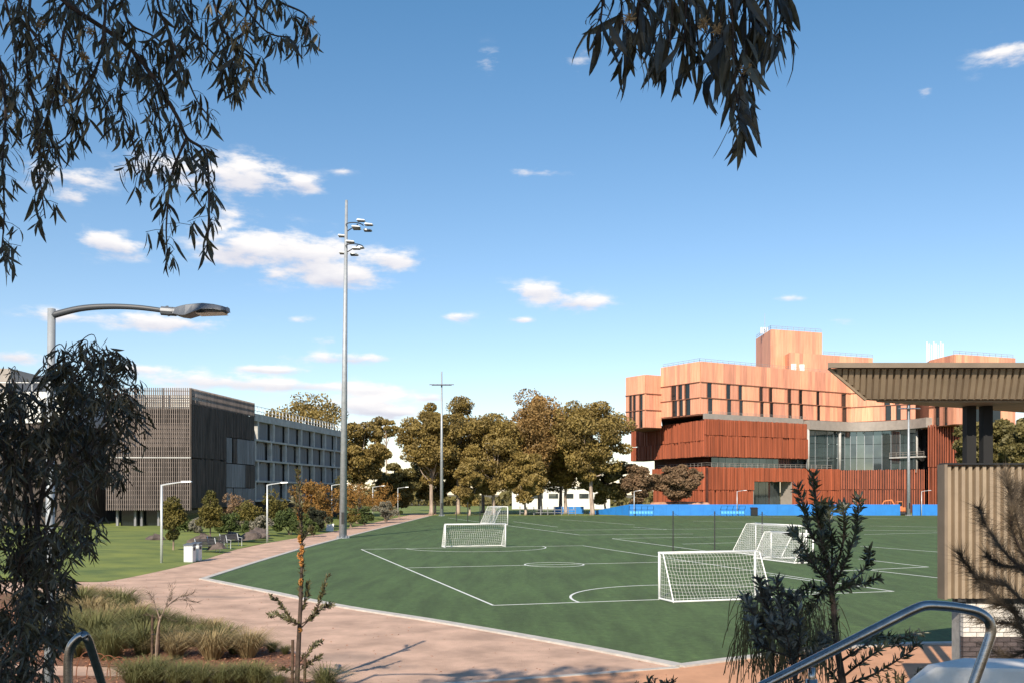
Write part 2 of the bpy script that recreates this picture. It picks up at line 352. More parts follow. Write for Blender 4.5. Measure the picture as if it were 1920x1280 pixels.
# ------------------------------------------------------------ the ground and what lies on it
def sheet(name, poly, z, m, parent=None, kind='structure', th=.0):
    b = MB(); n = len(poly); b.add([(p[0], p[1], z) for p in poly], [tuple(range(n))])
    me = b.mesh(name); 
    if me.polygons[0].normal.z < 0: me.flip_normals()
    o = link(me, name, m, parent, kind); return o
xs = [-3000,-600,-200,-80,-40,-25,-15,-8,-4,0,4,8,15,25,40,80,200,600,3000]
ys = [-300,-100,-40,-15,-5,0,1,2.5]+[2.5+i for i in range(1,18)]+[22,30,60,150,300,700,1500,4000]
b = MB(); b.add([(x, y, gz(x,y)-.06) for y in ys for x in xs], [(j*len(xs)+i, j*len(xs)+i+1, (j+1)*len(xs)+i+1, (j+1)*len(xs)+i) for j in range(len(ys)-1) for i in range(len(xs)-1)])
b.build('ground', 'earth', kind='structure', smooth=True)
kerbL = [gd(805,967), gd(640,1008.5), gd(520,1042), gd(384,1085)]
kerbN = [gd(384,1085), gd(500,1108), gd(640,1136), gd(800,1161), gd(960,1188), gd(1120,1217), gd(1275,1248)]
kerbR = [gd(1275,1248), gd(1400,1232), gd(1565,1215), gd(1690,1207), gd(1830,1204), gd(2300,1190)]
field = [(-16,181)]+[(p.x,p.y) for p in kerbL+kerbN[1:]+kerbR[1:]]+[(160,32),(170,181)]
turf = sheet('turf_field', field, .0, 'turf')
sheet('far_grass', [(-300,181.2),(400,181.2),(400,330),(-300,330)], -.02, 'lawn')
# gravel path: from the far bend along the field and round in front
path = [(-15.8,200)]+[(p.x-.1,p.y) for p in kerbL]+[(p.x-.1,p.y-.1) for p in kerbN[1:]]+[(4,19.6),(-40,19.6),(-60,46),(-40,46.2)]+[(p.x,p.y) for p in
       (gd(150,1089), gd(200,1089), gd(283,1073), gd(367,1053), gd(443,1029), gd(500,1017), gd(617,997), gd(700,979), gd(770,964))]+[(-22,200)]
sheet('gravel_path', path, -.014, 'gravel')
op = [gd(800,1283), gd(1040,1267), gd(1270,1250)]
sheet('orange_path', [(p.x,p.y-.02) for p in op]+[(p.x,p.y-.1) for p in kerbR]+[(60,19.6),(-1,19.6)], -.008, 'orange_path')
def strip(name, pts, w, z0, z1, m, parent=None, kind='structure'):
    P = [Vector((p[0],p[1],0)) for p in pts]; Lf = []; Rt = []
    for i, p in enumerate(P):
        d = (P[min(i+1,len(P)-1)]-P[max(i-1,0)]).normalized(); n = Vector((-d.y, d.x, 0))
        Lf.append(p+n*w/2); Rt.append(p-n*w/2)
    b = MB(); n = len(P)
    for z in (z0, z1): b.v += [(q.x,q.y,z) for q in Lf]+[(q.x,q.y,z) for q in Rt]
    for i in range(n-1):
        b.f.append((2*n+i, 2*n+n+i, 2*n+n+i+1, 2*n+i+1)); b.f.append((i, i+1, 2*n+i+1, 2*n+i)); b.f.append((n+i+1, n+i, 2*n+n+i, 2*n+n+i+1))
    b.f.append((0, 2*n, 3*n, n)); b.f.append((n-1, 2*n-1, 4*n-1, 3*n-1))
    return b.build(name, m, parent, kind)
strip('kerb', [(p.x-.12,p.y) for p in bez(kerbL,4)], .34, -.1, .035, 'concrete')
strip('kerb', [(p.x,p.y) for p in bez(kerbN,4)], .38, -.1, .038, 'concrete')
strip('kerb', [(p.x,p.y) for p in bez(kerbR,4)], .32, -.1, .036, 'concrete')
strip('path_edging', [(p.x,p.y) for p in op], .17, -.1, .012, 'concrete')
# lawn, slightly mounded
lawn_edge = [gd(120,1091), gd(150,1089), gd(200,1088.5), gd(283,1073), gd(367,1053), gd(443,1029), gd(500,1017), gd(617,997), gd(700,979), gd(770,964)]
b = MB(); rows = []
dense = [(p.x,p.y) for p in bez(lawn_edge, 5)]
for k in range(9):
    t = k/8; rows.append([(x-t*40, y+t*2, .0+ .5*math.sin(min(1,t*3)*math.pi/2)*(1+.25*math.sin(y*.21+k)) - .01) for x, y in dense])
n = len(dense)
for r_ in rows: b.v += r_
for j in range(8):
    for i in range(n-1): b.f.append((j*n+i, j*n+i+1, (j+1)*n+i+1, (j+1)*n+i))
lw = b.mesh('lawn', smooth=True)
if lw.polygons[0].normal.z < 0: lw.flip_normals()
link(lw, 'lawn', 'lawn', None, 'structure')
def lawn_z(x, y): return .48
# mulch bed with wood chips, thin concrete footway
bed = [gd(60,1112), gd(143,1126), gd(253,1148), gd(377,1172), gd(470,1195), gd(545,1222), gd(585,1240), gd(520,1256), gd(300,1252), gd(100,1246), gd(-60,1240), gd(-60,1110)]
sheet('mulch_bed', [(p.x,p.y) for p in bed], .006, 'mulch')
bed2 = [gd(-60,1262), gd(150,1266), gd(300,1268), gd(500,1266), gd(640,1278), gd(700,1290), gd(640,1330), gd(-60,1330)]
sheet('mulch_bed', [(p.x,p.y) for p in bed2], .004, 'mulch')
rs = np.random.RandomState(3)
def inside(p, poly):
    c = False; j = len(poly)-1
    for i in range(len(poly)):
        a, b_ = poly[i], poly[j]
        if (a[1] > p[1]) != (b_[1] > p[1]) and p[0] < (b_[0]-a[0])*(p[1]-a[1])/(b_[1]-a[1])+a[0]: c = not c
        j = i
    return c
pl1 = [(p.x,p.y) for p in bed]; pl2 = [(p.x,p.y) for p in bed2]; pts = []
while len(pts) < 5200:
    q = (rs.uniform(-20,-2), rs.uniform(17.8,40))
    if inside(q, pl1) or inside(q, pl2): pts.append((q[0], q[1], rs.uniform(.012,.035)))
V, Fc = cards(np.array(pts), .045, rs, .7, .45); V[:,2] = np.maximum(V[:,2], .008); npmesh('wood_chips', V, Fc, 'chips', None, 'stuff')
pts = []
while len(pts) < 420:
    q = (rs.uniform(-20,4), rs.uniform(20.5,52))
    if not inside(q, pl1) and not inside(q, pl2) and inside(q, path): pts.append((q[0], q[1], rs.uniform(-.008,.0)))
V, Fc = cards(np.array(pts), .035, rs, .9, .4); V[:,2] = np.clip(V[:,2], -.012, .012); npmesh('leaf_litter', V, Fc, 'chips', None, 'stuff')
# painted lines (children of the turf)
def pline(p, q, w=.10): strip('pitch_line', [(p.x,p.y),(q.x,q.y)], w, .003, .006, 'paint', turf, None)
c0 = gd(675,1029); c1 = gd(925,1134); u = Vector((.958,.286,0)); v = Vector((-.286,.958,0)); WID = 17.9; LEN = (c0-c1).dot(v)
for a, b_ in ((c1, c1+v*LEN), (c1, c1+u*WID), (c1+v*LEN, c1+v*LEN+u*WID), (c1+u*WID, c1+u*WID+v*LEN), (c1+v*LEN*.5, c1+v*LEN*.5+u*WID)): pline(a, b_)
def parc(c, r, a0, a1, w=.10): strip('pitch_line', [(c.x+r*math.cos(a0+(a1-a0)*i/40), c.y+r*math.sin(a0+(a1-a0)*i/40)) for i in range(41)], w, .0035, .0065, 'paint', turf, None)
A0 = math.atan2(.286,.958)
parc(c1+u*WID/2, 5.5, A0, A0+math.pi); parc(c1+v*LEN+u*WID/2, 5.5, A0+math.pi, A0+2*math.pi); parc(c1+v*LEN*.5+u*WID/2, 1.75, 0, 2*math.pi)
segs = [(840,970,1087,1002),(1087,1002,1300,1000),(963,977,1045,987),(1050,973,1190,983),(1187,987,1250,992),(1045,993,1400,990),(1148,1009,1330,1033),(1148,1008.5,1390,1005),
        (1613,1023,1800,1037),(1610,1047,1740,1062),(1740,1062,1560,1070),(1630,1068,1800,1087),(1443,1077,1520,1088),(1613,993,1800,995),(1620,1001,1800,997),(1630,985,1800,988),
        (1280,1019,1400,1016),(1400,968,1700,972),(1300,976,1420,978),(1500,975,1620,980)]
for (a,b_,c,d) in segs: pline(gd(a,b_), gd(c,d), .12)

# ------------------------------------------------------------ left building with timber screens
LB = thing('screened_building', 'four storey building wrapped in timber slat screens beside the lawn', 'building', (-40,115,0))
A = Vector((-45.4,105.6)); Bc = Vector((-36.05,106)); Cc = Vector((-33.8,124)); De = Vector((-28.6,161))
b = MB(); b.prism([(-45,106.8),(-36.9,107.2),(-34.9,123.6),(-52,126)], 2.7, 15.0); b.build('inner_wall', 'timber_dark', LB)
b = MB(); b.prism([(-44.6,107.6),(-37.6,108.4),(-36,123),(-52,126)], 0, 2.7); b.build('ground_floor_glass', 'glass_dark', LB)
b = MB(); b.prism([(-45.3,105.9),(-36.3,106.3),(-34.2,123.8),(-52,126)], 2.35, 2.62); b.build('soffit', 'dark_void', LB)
for s_ in (0.6, 2.6, 3.3, 5.2, 7.5): b = MB(); b.face(A, Bc, s_, s_+.25, 0, 2.4, -1.6, -1.3); b.build('column', 'timber_grey', LB)
wl = (Bc-A).length
for lvl, (z0, z1) in enumerate(((2.35, 8.2), (8.32, 16.1))):
    b = MB(); k = 0
    while k*.235 < wl:
        b.face(A, Bc, k*.235, k*.235+.085, z0, z1, -.06, .06); k += 1
    b.build('slat_screen', 'timber_slat', LB, 'stuff')
    b = MB(); z = z0+.12
    while z < z1: b.face(A, Bc, .01, wl, z, z+.07, -.15, -.062); z += .52
    for s_ in (0, 3.1, 6.2, wl-.14): b.face(A, Bc, s_, s_+.14, z0, z1, -.3, -.152)
    b.build('screen_rail', 'timber_slat', LB)
b = MB(); b.face(A, Bc, 0, wl, 8.2, 8.32, -.2, .1); b.build('ledge', 'facade_concrete', LB)
b = MB(); b.face(A, Bc, .3, wl-.3, 9.5, 12.2, -1.1, -.95); b.build('pale_blind', 'timber_slat', LB)
b = MB(); b.face(A, Bc, .2, wl-.2, 13.9, 15.4, -1.3, -1.1); b.build('parapet', 'white_wall', LB)
fl = (Cc-Bc).length
for (z0, z1, zs) in ((2.6, 8.2, 0), (8.3, 14.3, 0)):
    b = MB(); k = 0
    while k*.30+.25 < fl:
        if not (k*.30 > 9.2 and z0 < 8 or k*.30 > 9.2 and z0 > 8 and False): b.face(Bc, Cc, k*.30+.02, k*.30+.25, z0 if k*.3 < 9.2 else max(z0, 11.2), z1+rnd.uniform(-.1,.1), -.1+rnd.uniform(-.03,.03), .02+rnd.uniform(-.02,.03))
        k += 1
    b.build('board_cladding', 'timber_dark', LB, 'stuff')
b = MB(); k = 0
while k*.30 < fl: b.face(Bc, Cc, k*.30, k*.30+.08, 14.3, 16.1-.0*k, -.06, .04); k += 1
for z in (14.5, 15.2, 15.9): b.face(Bc, Cc, .05, fl, z, z+.06, -.13, -.062)
b.build('roof_screen', 'timber_slat', LB, 'stuff')
for (s0, s1, z0, z1, m) in ((9.4,11.0,8.0,11.1,'timber_grey'),(11.3,12.4,8.0,11.1,'timber_dark'),(12.5,fl,8.0,11.1,'timber_grey'),(9.3,15.0,5.0,7.9,'timber_grey'),(15.2,fl,5.0,7.9,'timber_dark'),(9.4,11.2,2.6,4.9,'timber_grey'),(11.5,fl,2.6,4.9,'timber_grey')):
    k = s0
    while k < s1-.1:
        b = MB(); b.face(Bc, Cc, k, min(k+.72, s1-.02), z0, z1, -.05, .06); b.build('panel', m, LB); k += .75
# wing
WG = thing('concrete_wing', 'long concrete framed wing with deep fins and arched grey shutters', 'building', (-31,142,0))
wu = (De-Cc); wn = wu.length; bay = wn/7.0
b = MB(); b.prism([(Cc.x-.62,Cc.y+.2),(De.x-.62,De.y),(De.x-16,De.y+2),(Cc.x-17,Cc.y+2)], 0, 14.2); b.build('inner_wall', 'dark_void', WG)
zs = [3.3, 5.85, 8.6, 11.3, 13.9]
for i, z in enumerate(zs): b = MB(); b.face(Cc, De, 0, wn, z-.12, z+.12 if i < 4 else 14.75, -.7, .12); b.build('floor_slab', 'facade_concrete', WG)
for j in range(4):
    for k in range(8):
        b = MB(); s_ = min(k*bay+(.9 if j % 2 else 0), wn-.4); b.face(Cc, De, s_, s_+.5, zs[j]+.12, zs[j+1]-.12, -.5, .03); b.build('fin', 'facade_concrete', WG)
        if k == 7: continue
        s0 = s_+1.2; s1 = s_+bay-1.0; z0 = zs[j]+.12; z1 = zs[j+1]-.14
        if s1 > wn: continue
        u2 = wu.normalized(); nn = Vector((u2.y, -u2.x)); ch = .55 if j < 3 else 0
        s0 -= .1; s1 -= .3
        prof = [(s0,z0),(s1,z0),(s1,z1-ch),(s1-ch*1.1,z1-.05),(s0+ch*1.1,z1-.05),(s0,z1-ch)] if ch else [(s0,z0),(s1,z0),(s1,z1),(s0,z1)]
        b = MB(); m_ = len(prof)
        for d_ in (-.42, -.28): b.v += [(*(Cc+u2*a+nn*d_), z) for a, z in prof]
        b.f = [tuple(range(m_)), tuple(range(m_, 2*m_))[::-1]]+[(i, (i+1)%m_, m_+(i+1)%m_, m_+i) for i in range(m_)]
        sh = b.build('shutter', 'timber_grey', WG)
        if ch:
            b = MB(); pr = [Cc+u2*a for a, z in prof[2:]]; zz = [z for a, z in prof[2:]]
            b.tube([(p.x+nn.x*-.26, p.y+nn.y*-.26, z+.04) for p, z in zip(pr, zz)], .07, 5); b.build('arch_trim', 'timber_slat', WG)
b = MB(); u2 = wu.normalized()
for k in range(30): p = Cc+u2*(k*wn/29); b.tube([(p.x-.2,p.y,14.7),(p.x-.2,p.y,15.8)], .05, 5)
for z in (15.2,15.8): b.tube([(Cc.x-.2,Cc.y,z),(De.x-.2,De.y,z)], .035, 5)
b.build('roof_rail', 'white_metal', WG)
# pale building behind the near tree
PB = thing('pale_building', 'block with pale top storey and roof rail half hidden by the dark gum', 'building', (-62,118,0))
b = MB(); b.prism([(-75,112),(-53,112),(-53,140),(-75,140)], 12.6, 16.3); b.build('upper_wall', 'white_wall', PB)
b = MB(); b.prism([(-74.9,112.2),(-53.1,112.2),(-53.1,139.9),(-74.9,139.9)], 0, 12.6); b.build('lower_wall', 'timber_dark', PB)
b = MB(); b.prism([(-74,113),(-60,113),(-60,130),(-74,130)], 16.3, 19.2); b.build('plant_room', 'grey_clad', PB)
b = MB(); b.tube([(-75,112.1,17.4),(-53,112.1,17.4)], .05, 5)
for k in range(12): b.tube([(-75+2*k,112.1,16.3),(-75+2*k,112.1,17.4)], .04, 5)
b.build('roof_rail', 'white_metal', PB)
for k in range(6):
    for j in range(4): b = MB(); b.box((-72+k*3.4,112.17 if j < 3 else 111.97,2.4+j*3.9), (1.6,.12,1.8)); b.build('window', 'glass_dark', PB)

# ------------------------------------------------------------ orange building
OB = thing('orange_building', 'orange panelled upper storeys over rust red finned base behind blue hoarding', 'building', (60,215,0))
def s_at(A, B, px):
    k = (px-960)/F; u_ = (Vector(B)-Vector(A)); L_ = u_.length; u_ /= L_
    return (k*A[1]-A[0])/(u_.x-k*u_.y)
P0 = (39.9,200.0); P3 = (80.0,223.1); PL = (33.2,210.2); Q0 = (29.4,208.0); QL = (25.8,213.4)
RL = (91.7,207.4); RC = (93.0,198.0); RR = (108.7,204.0)
b = MB(); b.prism([P0,P3,(91.5,214),(96,240),(40,250),PL], 20.9, 32.1); b.prism([Q0,(33.2,210.25),(36,232),QL], 18.7, 30.3); b.prism([RL,RC,RR,(108,235),(96,238)], 18.7, 33.3)
b.build('core', 'ledge', OB)
PM = {}
def panel(A, B, s0, s1, z0, z1, m='orange_panel', d0=.02, d1=.14, name='panel', par=None):
    b = MB(); b.face(A, B, s0, s1, z0, z1, d0, d1); return b.build(name, m, par or OB)
def facade(A, B, rows_, wins, s_lo=0.0, s_hi=None):
    L_ = (Vector(B)-Vector(A)).length; s_hi = s_hi or L_
    for r_i, (z0, z1, use) in enumerate(rows_):
        ws = sorted([(s_at(A,B,a)+use*.25-.12, s_at(A,B,c)+use*.25+.12) for a, c in wins]) if use is not None else []
        cuts = s_lo; ends = [(a, c) for a, c in ws if s_lo < a and c < s_hi]+[(s_hi, s_hi)]
        for a, c in ends:
            x = cuts
            while x < a-.05:
                w = rnd.choice((.75,1.0,1.25,1.6,2.0)); e = min(x+w, a)
                if a-e < .4: e = a
                panel(A, B, x+.015, e-.015, z0+.05, z1-.05, d1=.12+rnd.uniform(0,.03)); x = e
            if c > a:
                panel(A, B, a+.03, c-.03, z0+.05, z1-.05, 'glass_dark', .0, .05, 'window')
                panel(A, B, a-.06, a+.03, z0+.02, z1-.02, 'ledge', .0, .32, 'window_fin')
            cuts = c
        panel(A, B, s_lo, s_hi, z1-.07, z1+.07, 'ledge', .0, .34, 'ledge') if r_i < len(rows_)-1 else None
RW = [(21.1,24.6,1),(24.6,27.9,0),(27.9,32.3,None)]
facade(P0, P3, RW, [(1325,1333),(1361,1368),(1384,1390),(1423,1429),(1441,1447),(1476,1482),(1497,1503),(1530,1535),(1577,1585),(1592,1602)])
facade(PL, P0, RW, [(1261,1268),(1274,1279),(1286,1293)])
facade(Q0, (33.2,210.2), [(18.8,22.7,0),(22.7,26.3,0),(26.3,30.5,None)], [])
facade(QL, Q0, [(18.8,22.7,0),(22.7,26.3,0),(26.3,30.5,None)], [(1182,1185),(1189,1192),(1201,1205)])
facade(P3, (91.5,214), RW, [(1660,1668),(1680,1686),(1700,1704)])
facade(RL, RC, [(18.8,23.2,0),(23.2,27.5,0),(27.5,33.5,None)], [(1755,1762),(1772,1777)])
facade(RC, RR, [(18.8,23.2,0),(23.2,27.5,0),(27.5,33.5,None)], [(1823,1838),(1860,1875)])
# roof blocks
TW = [(61.0,226.5),(59.5,234),(75,241),(76.0,226.9+4.5)]
b = MB(); b.prism([at(1446,900,222).xy, at(1541,900,227).xy, (78.5,245), at(1418,900,236).xy], 32.0, 42.8); b.build('stair_tower', 'orange_plain', OB)
pA, pB = at(1446,900,222), at(1541,900,227); k = 0.0
while k < (pB-pA).length-.5:
    w = rnd.choice((.8,1.1,1.6)); panel(pA.xy, pB.xy, k+.01, min(k+w,(pB-pA).length)-.01, 32.2, 42.75, d0=.02, d1=.1); k += w
pC = at(1418,900,236); k = 0.0
while k < (pA-pC).length-.5:
    w = rnd.choice((.8,1.1,1.6)); panel(pC.xy, pA.xy, k+.01, min(k+w,(pA-pC).length)-.01, 32.2, 42.75, d0=.02, d1=.1); k += w
sA, sB = at(1480,900,219), at(1636,900,228); k = 0.0
b = MB(); b.prism([sA.xy, sB.xy, (sB.x+2,245), (sA.x+1,240)], 32.0, 36.9); b.build('roof_block', 'orange_plain', OB)
while k < (sB-sA).length-.5:
    w = rnd.choice((1.0,1.4,2.0)); panel(sA.xy, sB.xy, k+.01, min(k+w,(sB-sA).length)-.01, 32.2, 36.95, d0=.02, d1=.1); k += w
for px_ in (1487, 1502): c = sA+(sB-sA)*((px_-1480)/156); b = MB(); b.box((c.x,c.y-.2,33.6), (1.2,.3,1.5)); b.build('roof_vent', 'white_wall', OB)
def rail(pts, z, h=.9, par=OB):
    b = MB()
    for i in range(len(pts)-1):
        p, q = Vector(pts[i]), Vector(pts[i+1]); n = max(2, int((q-p).length/1.6))
        for k in range(n+1): w = p+(q-p)*k/n; b.tube([(w.x,w.y,z),(w.x,w.y,z+h)], .04, 4)
        for hh in (h*.5, h): b.tube([(p.x,p.y,z+hh),(q.x,q.y,z+hh)], .04, 4)
    return b.build('roof_rail', 'grey_clad', par)
rail([(PL[0]+.5,PL[1]+.3),(P0[0],P0[1]+.9),(P3[0],P3[1]+.6)], 32.2, .8)
rail([pC.xy, pA.xy+Vector((0,.5)), pB.xy+Vector((0,.5))], 42.8, .9)
rail([(sA+(sB-sA)*.4).xy, sB.xy], 36.9, .8); rail([(RC[0],RC[1]+.8), (RR[0],RR[1]+.8)], 33.5, .8)
b = MB(); m0 = at(1434,610,228); b.tube([(m0.x,m0.y,42.8),(m0.x,m0.y,47.6)], [.1,.03], 6); b.build('aerial', 'galv', OB)
for k in range(4): b = MB(); b.box((m0.x-.9+k*.5,m0.y,43.5), (.25,.3,1.5)); b.build('antenna', 'white_metal', OB)
for k in range(8):
    b = MB(); c = at(1738+k*4.3,660,208); b.tube([(c.x,c.y,33.2),(c.x,c.y,37.6-(k%3)*.3)], .13, 6); b.build('antenna', 'white_metal', OB)
# grey terrace band and curve
curve = [P for P in bez([(66.9,213.6),(75.8,218.8),(80.5,219.6),(85.5,217.2),(89.5,212.2),(91.0,206.0)], 6)]
b = MB(); b.face((40.6,199.0),(66.9,214.2), .1, 29, 20.0, 21.15, -.6, .25); b.build('terrace_parapet', 'grey_clad', OB)
for i in range(len(curve)-1):
    b = MB(); b.face(curve[i], curve[i+1], 0.0, (Vector(curve[i+1])-Vector(curve[i])).length+.02, 18.75, 20.85, -1.2, .7); b.build('terrace_band', 'grey_clad', OB)
rail([(41.5,199.4),(66.5,213.8)], 21.15, .5)
# middle rust block
C0 = (40.5,198.8); C1 = (66.9,214.0); C2 = (29.0,228.5)
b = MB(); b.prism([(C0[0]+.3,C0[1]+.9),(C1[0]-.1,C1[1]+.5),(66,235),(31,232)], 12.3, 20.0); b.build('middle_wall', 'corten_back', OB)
def fins(A, B, z0, z1, name='fin_screen', sp=.5, s0=0.0, s1=None, skip=None, split=None):
    L_ = (Vector(B)-Vector(A)).length; s1 = s1 or L_; b = MB(); x = s0
    while x < s1-.1:
        for (a, c) in ([(z0, split-.06), (split+.06, z1)] if split else [(z0, z1)]):
            if skip and skip[0] < x < skip[1]: a = max(a, skip[2])
            if a < c: b.face(A, B, x+rnd.uniform(-.05,.05), x+rnd.uniform(.13,.23), a+rnd.uniform(-.06,.06), c+rnd.uniform(-.06,.06), -.1, rnd.uniform(.22,.6))
        x += sp
    return b.build(name, 'corten', OB, 'stuff')
fins(C0, C1, 12.1, 20.0, split=16.6); fins(C2, C0, 12.1, 19.7, split=15.4)
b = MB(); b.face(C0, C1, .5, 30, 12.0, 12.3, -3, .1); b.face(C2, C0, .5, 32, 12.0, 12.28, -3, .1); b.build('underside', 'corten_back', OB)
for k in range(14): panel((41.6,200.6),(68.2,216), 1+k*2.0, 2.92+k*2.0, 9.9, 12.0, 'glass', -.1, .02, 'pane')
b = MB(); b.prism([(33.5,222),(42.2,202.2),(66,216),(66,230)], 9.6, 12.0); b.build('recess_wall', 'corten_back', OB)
rail([(34,221),(40.9,199.6),(66.9,214.6),(74,218.5)], 9.9, .9)
# lower rust wall
L0 = (40.5,198.6); L1 = (76.0,219.1); L2 = (33.0,219.0); L3 = (94.5,209.6)
sk0 = s_at(L0, L1, 1414); sk1 = s_at(L0, L1, 1482)
b = MB(); LL = (Vector(L1)-Vector(L0)).length
b.face(L0, L1, 0.3, sk0-.3, 0, 9.8, -.6, -.12); b.face(L0, L1, sk1+.3, LL, 0, 9.8, -.6, -.12); b.face(L0, L1, sk0-.3, sk1+.3, 7.0, 9.8, -.6, -.12); b.face(L2, L0, 0, 22.2, 0, 9.75, -.6, -.12); b.face(L1, L3, 0, 18, 0, 9.6, -.6, -.12)
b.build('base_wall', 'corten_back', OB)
fins(L0, L1, 0, 9.9, skip=(sk0-.4, sk1+.2, 6.9), split=5.0); fins(L2, L0, 0, 9.9, split=5.0); fins(L1, L3, 0, 9.7, split=5.2)
for k in range(5): w = (sk1-sk0)/5; panel(L0, L1, sk0+k*w+.05, sk0+(k+1)*w-.05, .2, 6.9, 'glass', -3.2, -3.1, 'pane')
b = MB(); b.face(L0, L1, sk0-.3, sk1+.3, 6.9, 7.0, -3.2, -.1); b.face(L0, L1, sk0-.35, sk0-.2, 0, 6.9, -3.2, .1); b.face(L0, L1, sk1+.2, sk1+.5, 0, 6.9, -3.2, .15); b.build('portal', 'grey_clad', OB)
# glass curtain wall below the curved band
gl = [(p[0], p[1]+.9) for p in curve[::2]]
b = MB()
for i in range(len(gl)-1): b.face(gl[i], gl[i+1], 0, (Vector(gl[i+1])-Vector(gl[i])).length, 9.5, 19, -3.0, -2.8)
b.build('inner_wall', 'dark_void', OB)
zr = [9.7, 12.5, 15.7, 18.8]; d_acc = 0
for i in range(len(gl)-3):
    L_ = (Vector(gl[i+1])-Vector(gl[i])).length
    for j in range(3): panel(gl[i], gl[i+1], .04, L_-.04, zr[j]+.04, zr[j+1]-.04, 'glass', -.06, .0, 'pane')
    panel(gl[i], gl[i+1], -.05, .05, 9.7, 18.8, 'galv', -.05, .08, 'mullion')
for s_ in (0.2, 10.6): b = MB(); p = Vector(curve[0])+(Vector(curve[6])-Vector(curve[0])).normalized()*s_; b.tube([(p.x,p.y,9.6),(p.x,p.y,18.8)], .3, 8); b.build('column', 'facade_concrete', OB, smooth=True)
# right rust block
b = MB(); b.prism([(83,224.5),(88.5,218.5),(91.5,213),(101,214),(96,236),(82,236)], 0, 19.0); b.build('balcony_wall', 'dark_void', OB)
b = MB(); b.face((86.6,216.6),(91.2,209), 0, 8.8, 12.3, 12.6, -2.0, .1); b.build('balcony_slab', 'facade_concrete', OB)
rail([(86.6,216.6),(91.2,209)], 12.6, 1.0)
b = MB(); b.tube([(90.6,211.5,9),(90.6,211.5,18.8)], .35, 10); b.build('column', 'facade_concrete', OB, smooth=True)
b = MB(); b.prism([(91.2,206.4),(95.8,202.6),(104,206),(99,214)], 0, 19.0); b.build('base_wall', 'corten_back', OB)
fins((91.0,206.2),(95.6,202.3), 0, 19.2, split=10); fins((95.6,202.3),(104,206.2), 0, 18.6, split=10)

# ------------------------------------------------------------ hoarding, dugouts, pavilion yard things
HD = thing('site_hoarding', 'bright blue site hoarding along the far edge of the field', 'fence', (45,184,0))
hx0 = at(1180,960,184).x; k = 0
while hx0+k*2.4 < 100:
    x = hx0+k*2.4
    if not (at(1676,960,184).x-1 < x < at(1700,960,184).x):
        b = MB(); b.box((x+1.2,184+.012*(k%2),1.08), (2.385,.06,2.16)); b.build('hoarding_panel', 'hoarding', HD)
        b = MB(); b.box((x,184.1,1.0), (.09,.09,2.0)); b.build('post', 'dark_metal', HD)
    k += 1
HD2 = thing('site_hoarding', 'deep blue hoarding with a sloping top stepping down behind gum trunks', 'fence', (20,190,0))
ya, yb = Vector((hx0,184.2)), Vector((at(1105,960,196).x,196.0))
for k in range(6):
    p, q = ya+(yb-ya)*k/6, ya+(yb-ya)*(k+.985)/6; b = MB(); h0, h1 = 2.16-k*.27, 2.16-(k+1)*.27; n_ = Vector((.02,.06))
    b.prism([p, q, q+n_, p+n_], 0, [h0,h1,h1,h0]); b.build('hoarding_panel', 'hoarding', HD2)
HD3 = thing('site_hoarding', 'short dark blue hoarding run standing among gum trunks', 'fence', (9,200,0))
for k in range(3): x = at(1038+k*19,960,200).x; b = MB(); b.box((x+1.05,200,.75), (2.08,.06,1.5)); b.build('hoarding_panel', 'hoarding', HD3)
def dugout(px, label):
    p = gd(px, 966.5); p.z = 0
    T = thing('team_shelter', label, 'shelter', (p.x,p.y,0), 'team shelters in front of the hoarding')
    wd = 4.6
    for i in range(5):
        x = -wd/2+i*wd/4; b = MB(); b.tube([(x,.75,0),(x,.75,1.2)]+[(x,.75-.9*math.sin(a)*1.0,1.2+.75*math.sin(a) if False else 1.2+.75*(1-math.cos(a))**.6) for a in (.5,1.0,1.5)], .045, 6)
        o = b.mesh('frame_hoop'); link(o, 'frame_hoop', 'blue_frame', T)
    for (y, z) in ((.75,.05),(.75,1.2),(-.15,1.92),(.75,.6)):
        b = MB(); b.tube([(-wd/2,y,z),(wd/2,y,z)], .04, 6); link(b.mesh('frame_rail'), 'frame_rail', 'blue_frame', T)
    for i in range(8):
        b = MB(); x = -wd/2+.35+i*.56; b.box((x,.42,.45), (.42,.4,.05)); b.box((x,.6,.68), (.42,.05,.42), 0, -.15); b.tube([(x,.45,0),(x,.45,.43)], .03, 5); link(b.mesh('seat'), 'seat', 'blue_seat', T)
dugout(1203, 'blue tubular team shelter near the sloping end of the hoarding'); dugout(1375, 'blue tubular team shelter beside the black bin')
T = thing('wheelie_bin', 'black rubbish bin standing against the blue hoarding', 'bin', gd(1414,966)); x, y = T.location.x, T.location.y
b = MB(); b.prism([(x-.62,y-.4),(x+.62,y-.4),(x+.62,y+.4),(x-.62,y+.4)], .08, 1.35); bevel(b.build('body', 'black_plastic', T), .05)
b = MB(); b.prism([(x-.68,y-.46),(x+.68,y-.46),(x+.68,y+.44),(x-.68,y+.44)], 1.35, [1.42,1.42,1.62,1.62]); b.build('lid', 'black_plastic', T)
for s_ in (-.45,.45): b = MB(); b.tube([(x+s_-.06,y+.3,.1),(x+s_+.06,y+.3,.1)], .1, 10); b.build('wheel', 'dark_metal', T)
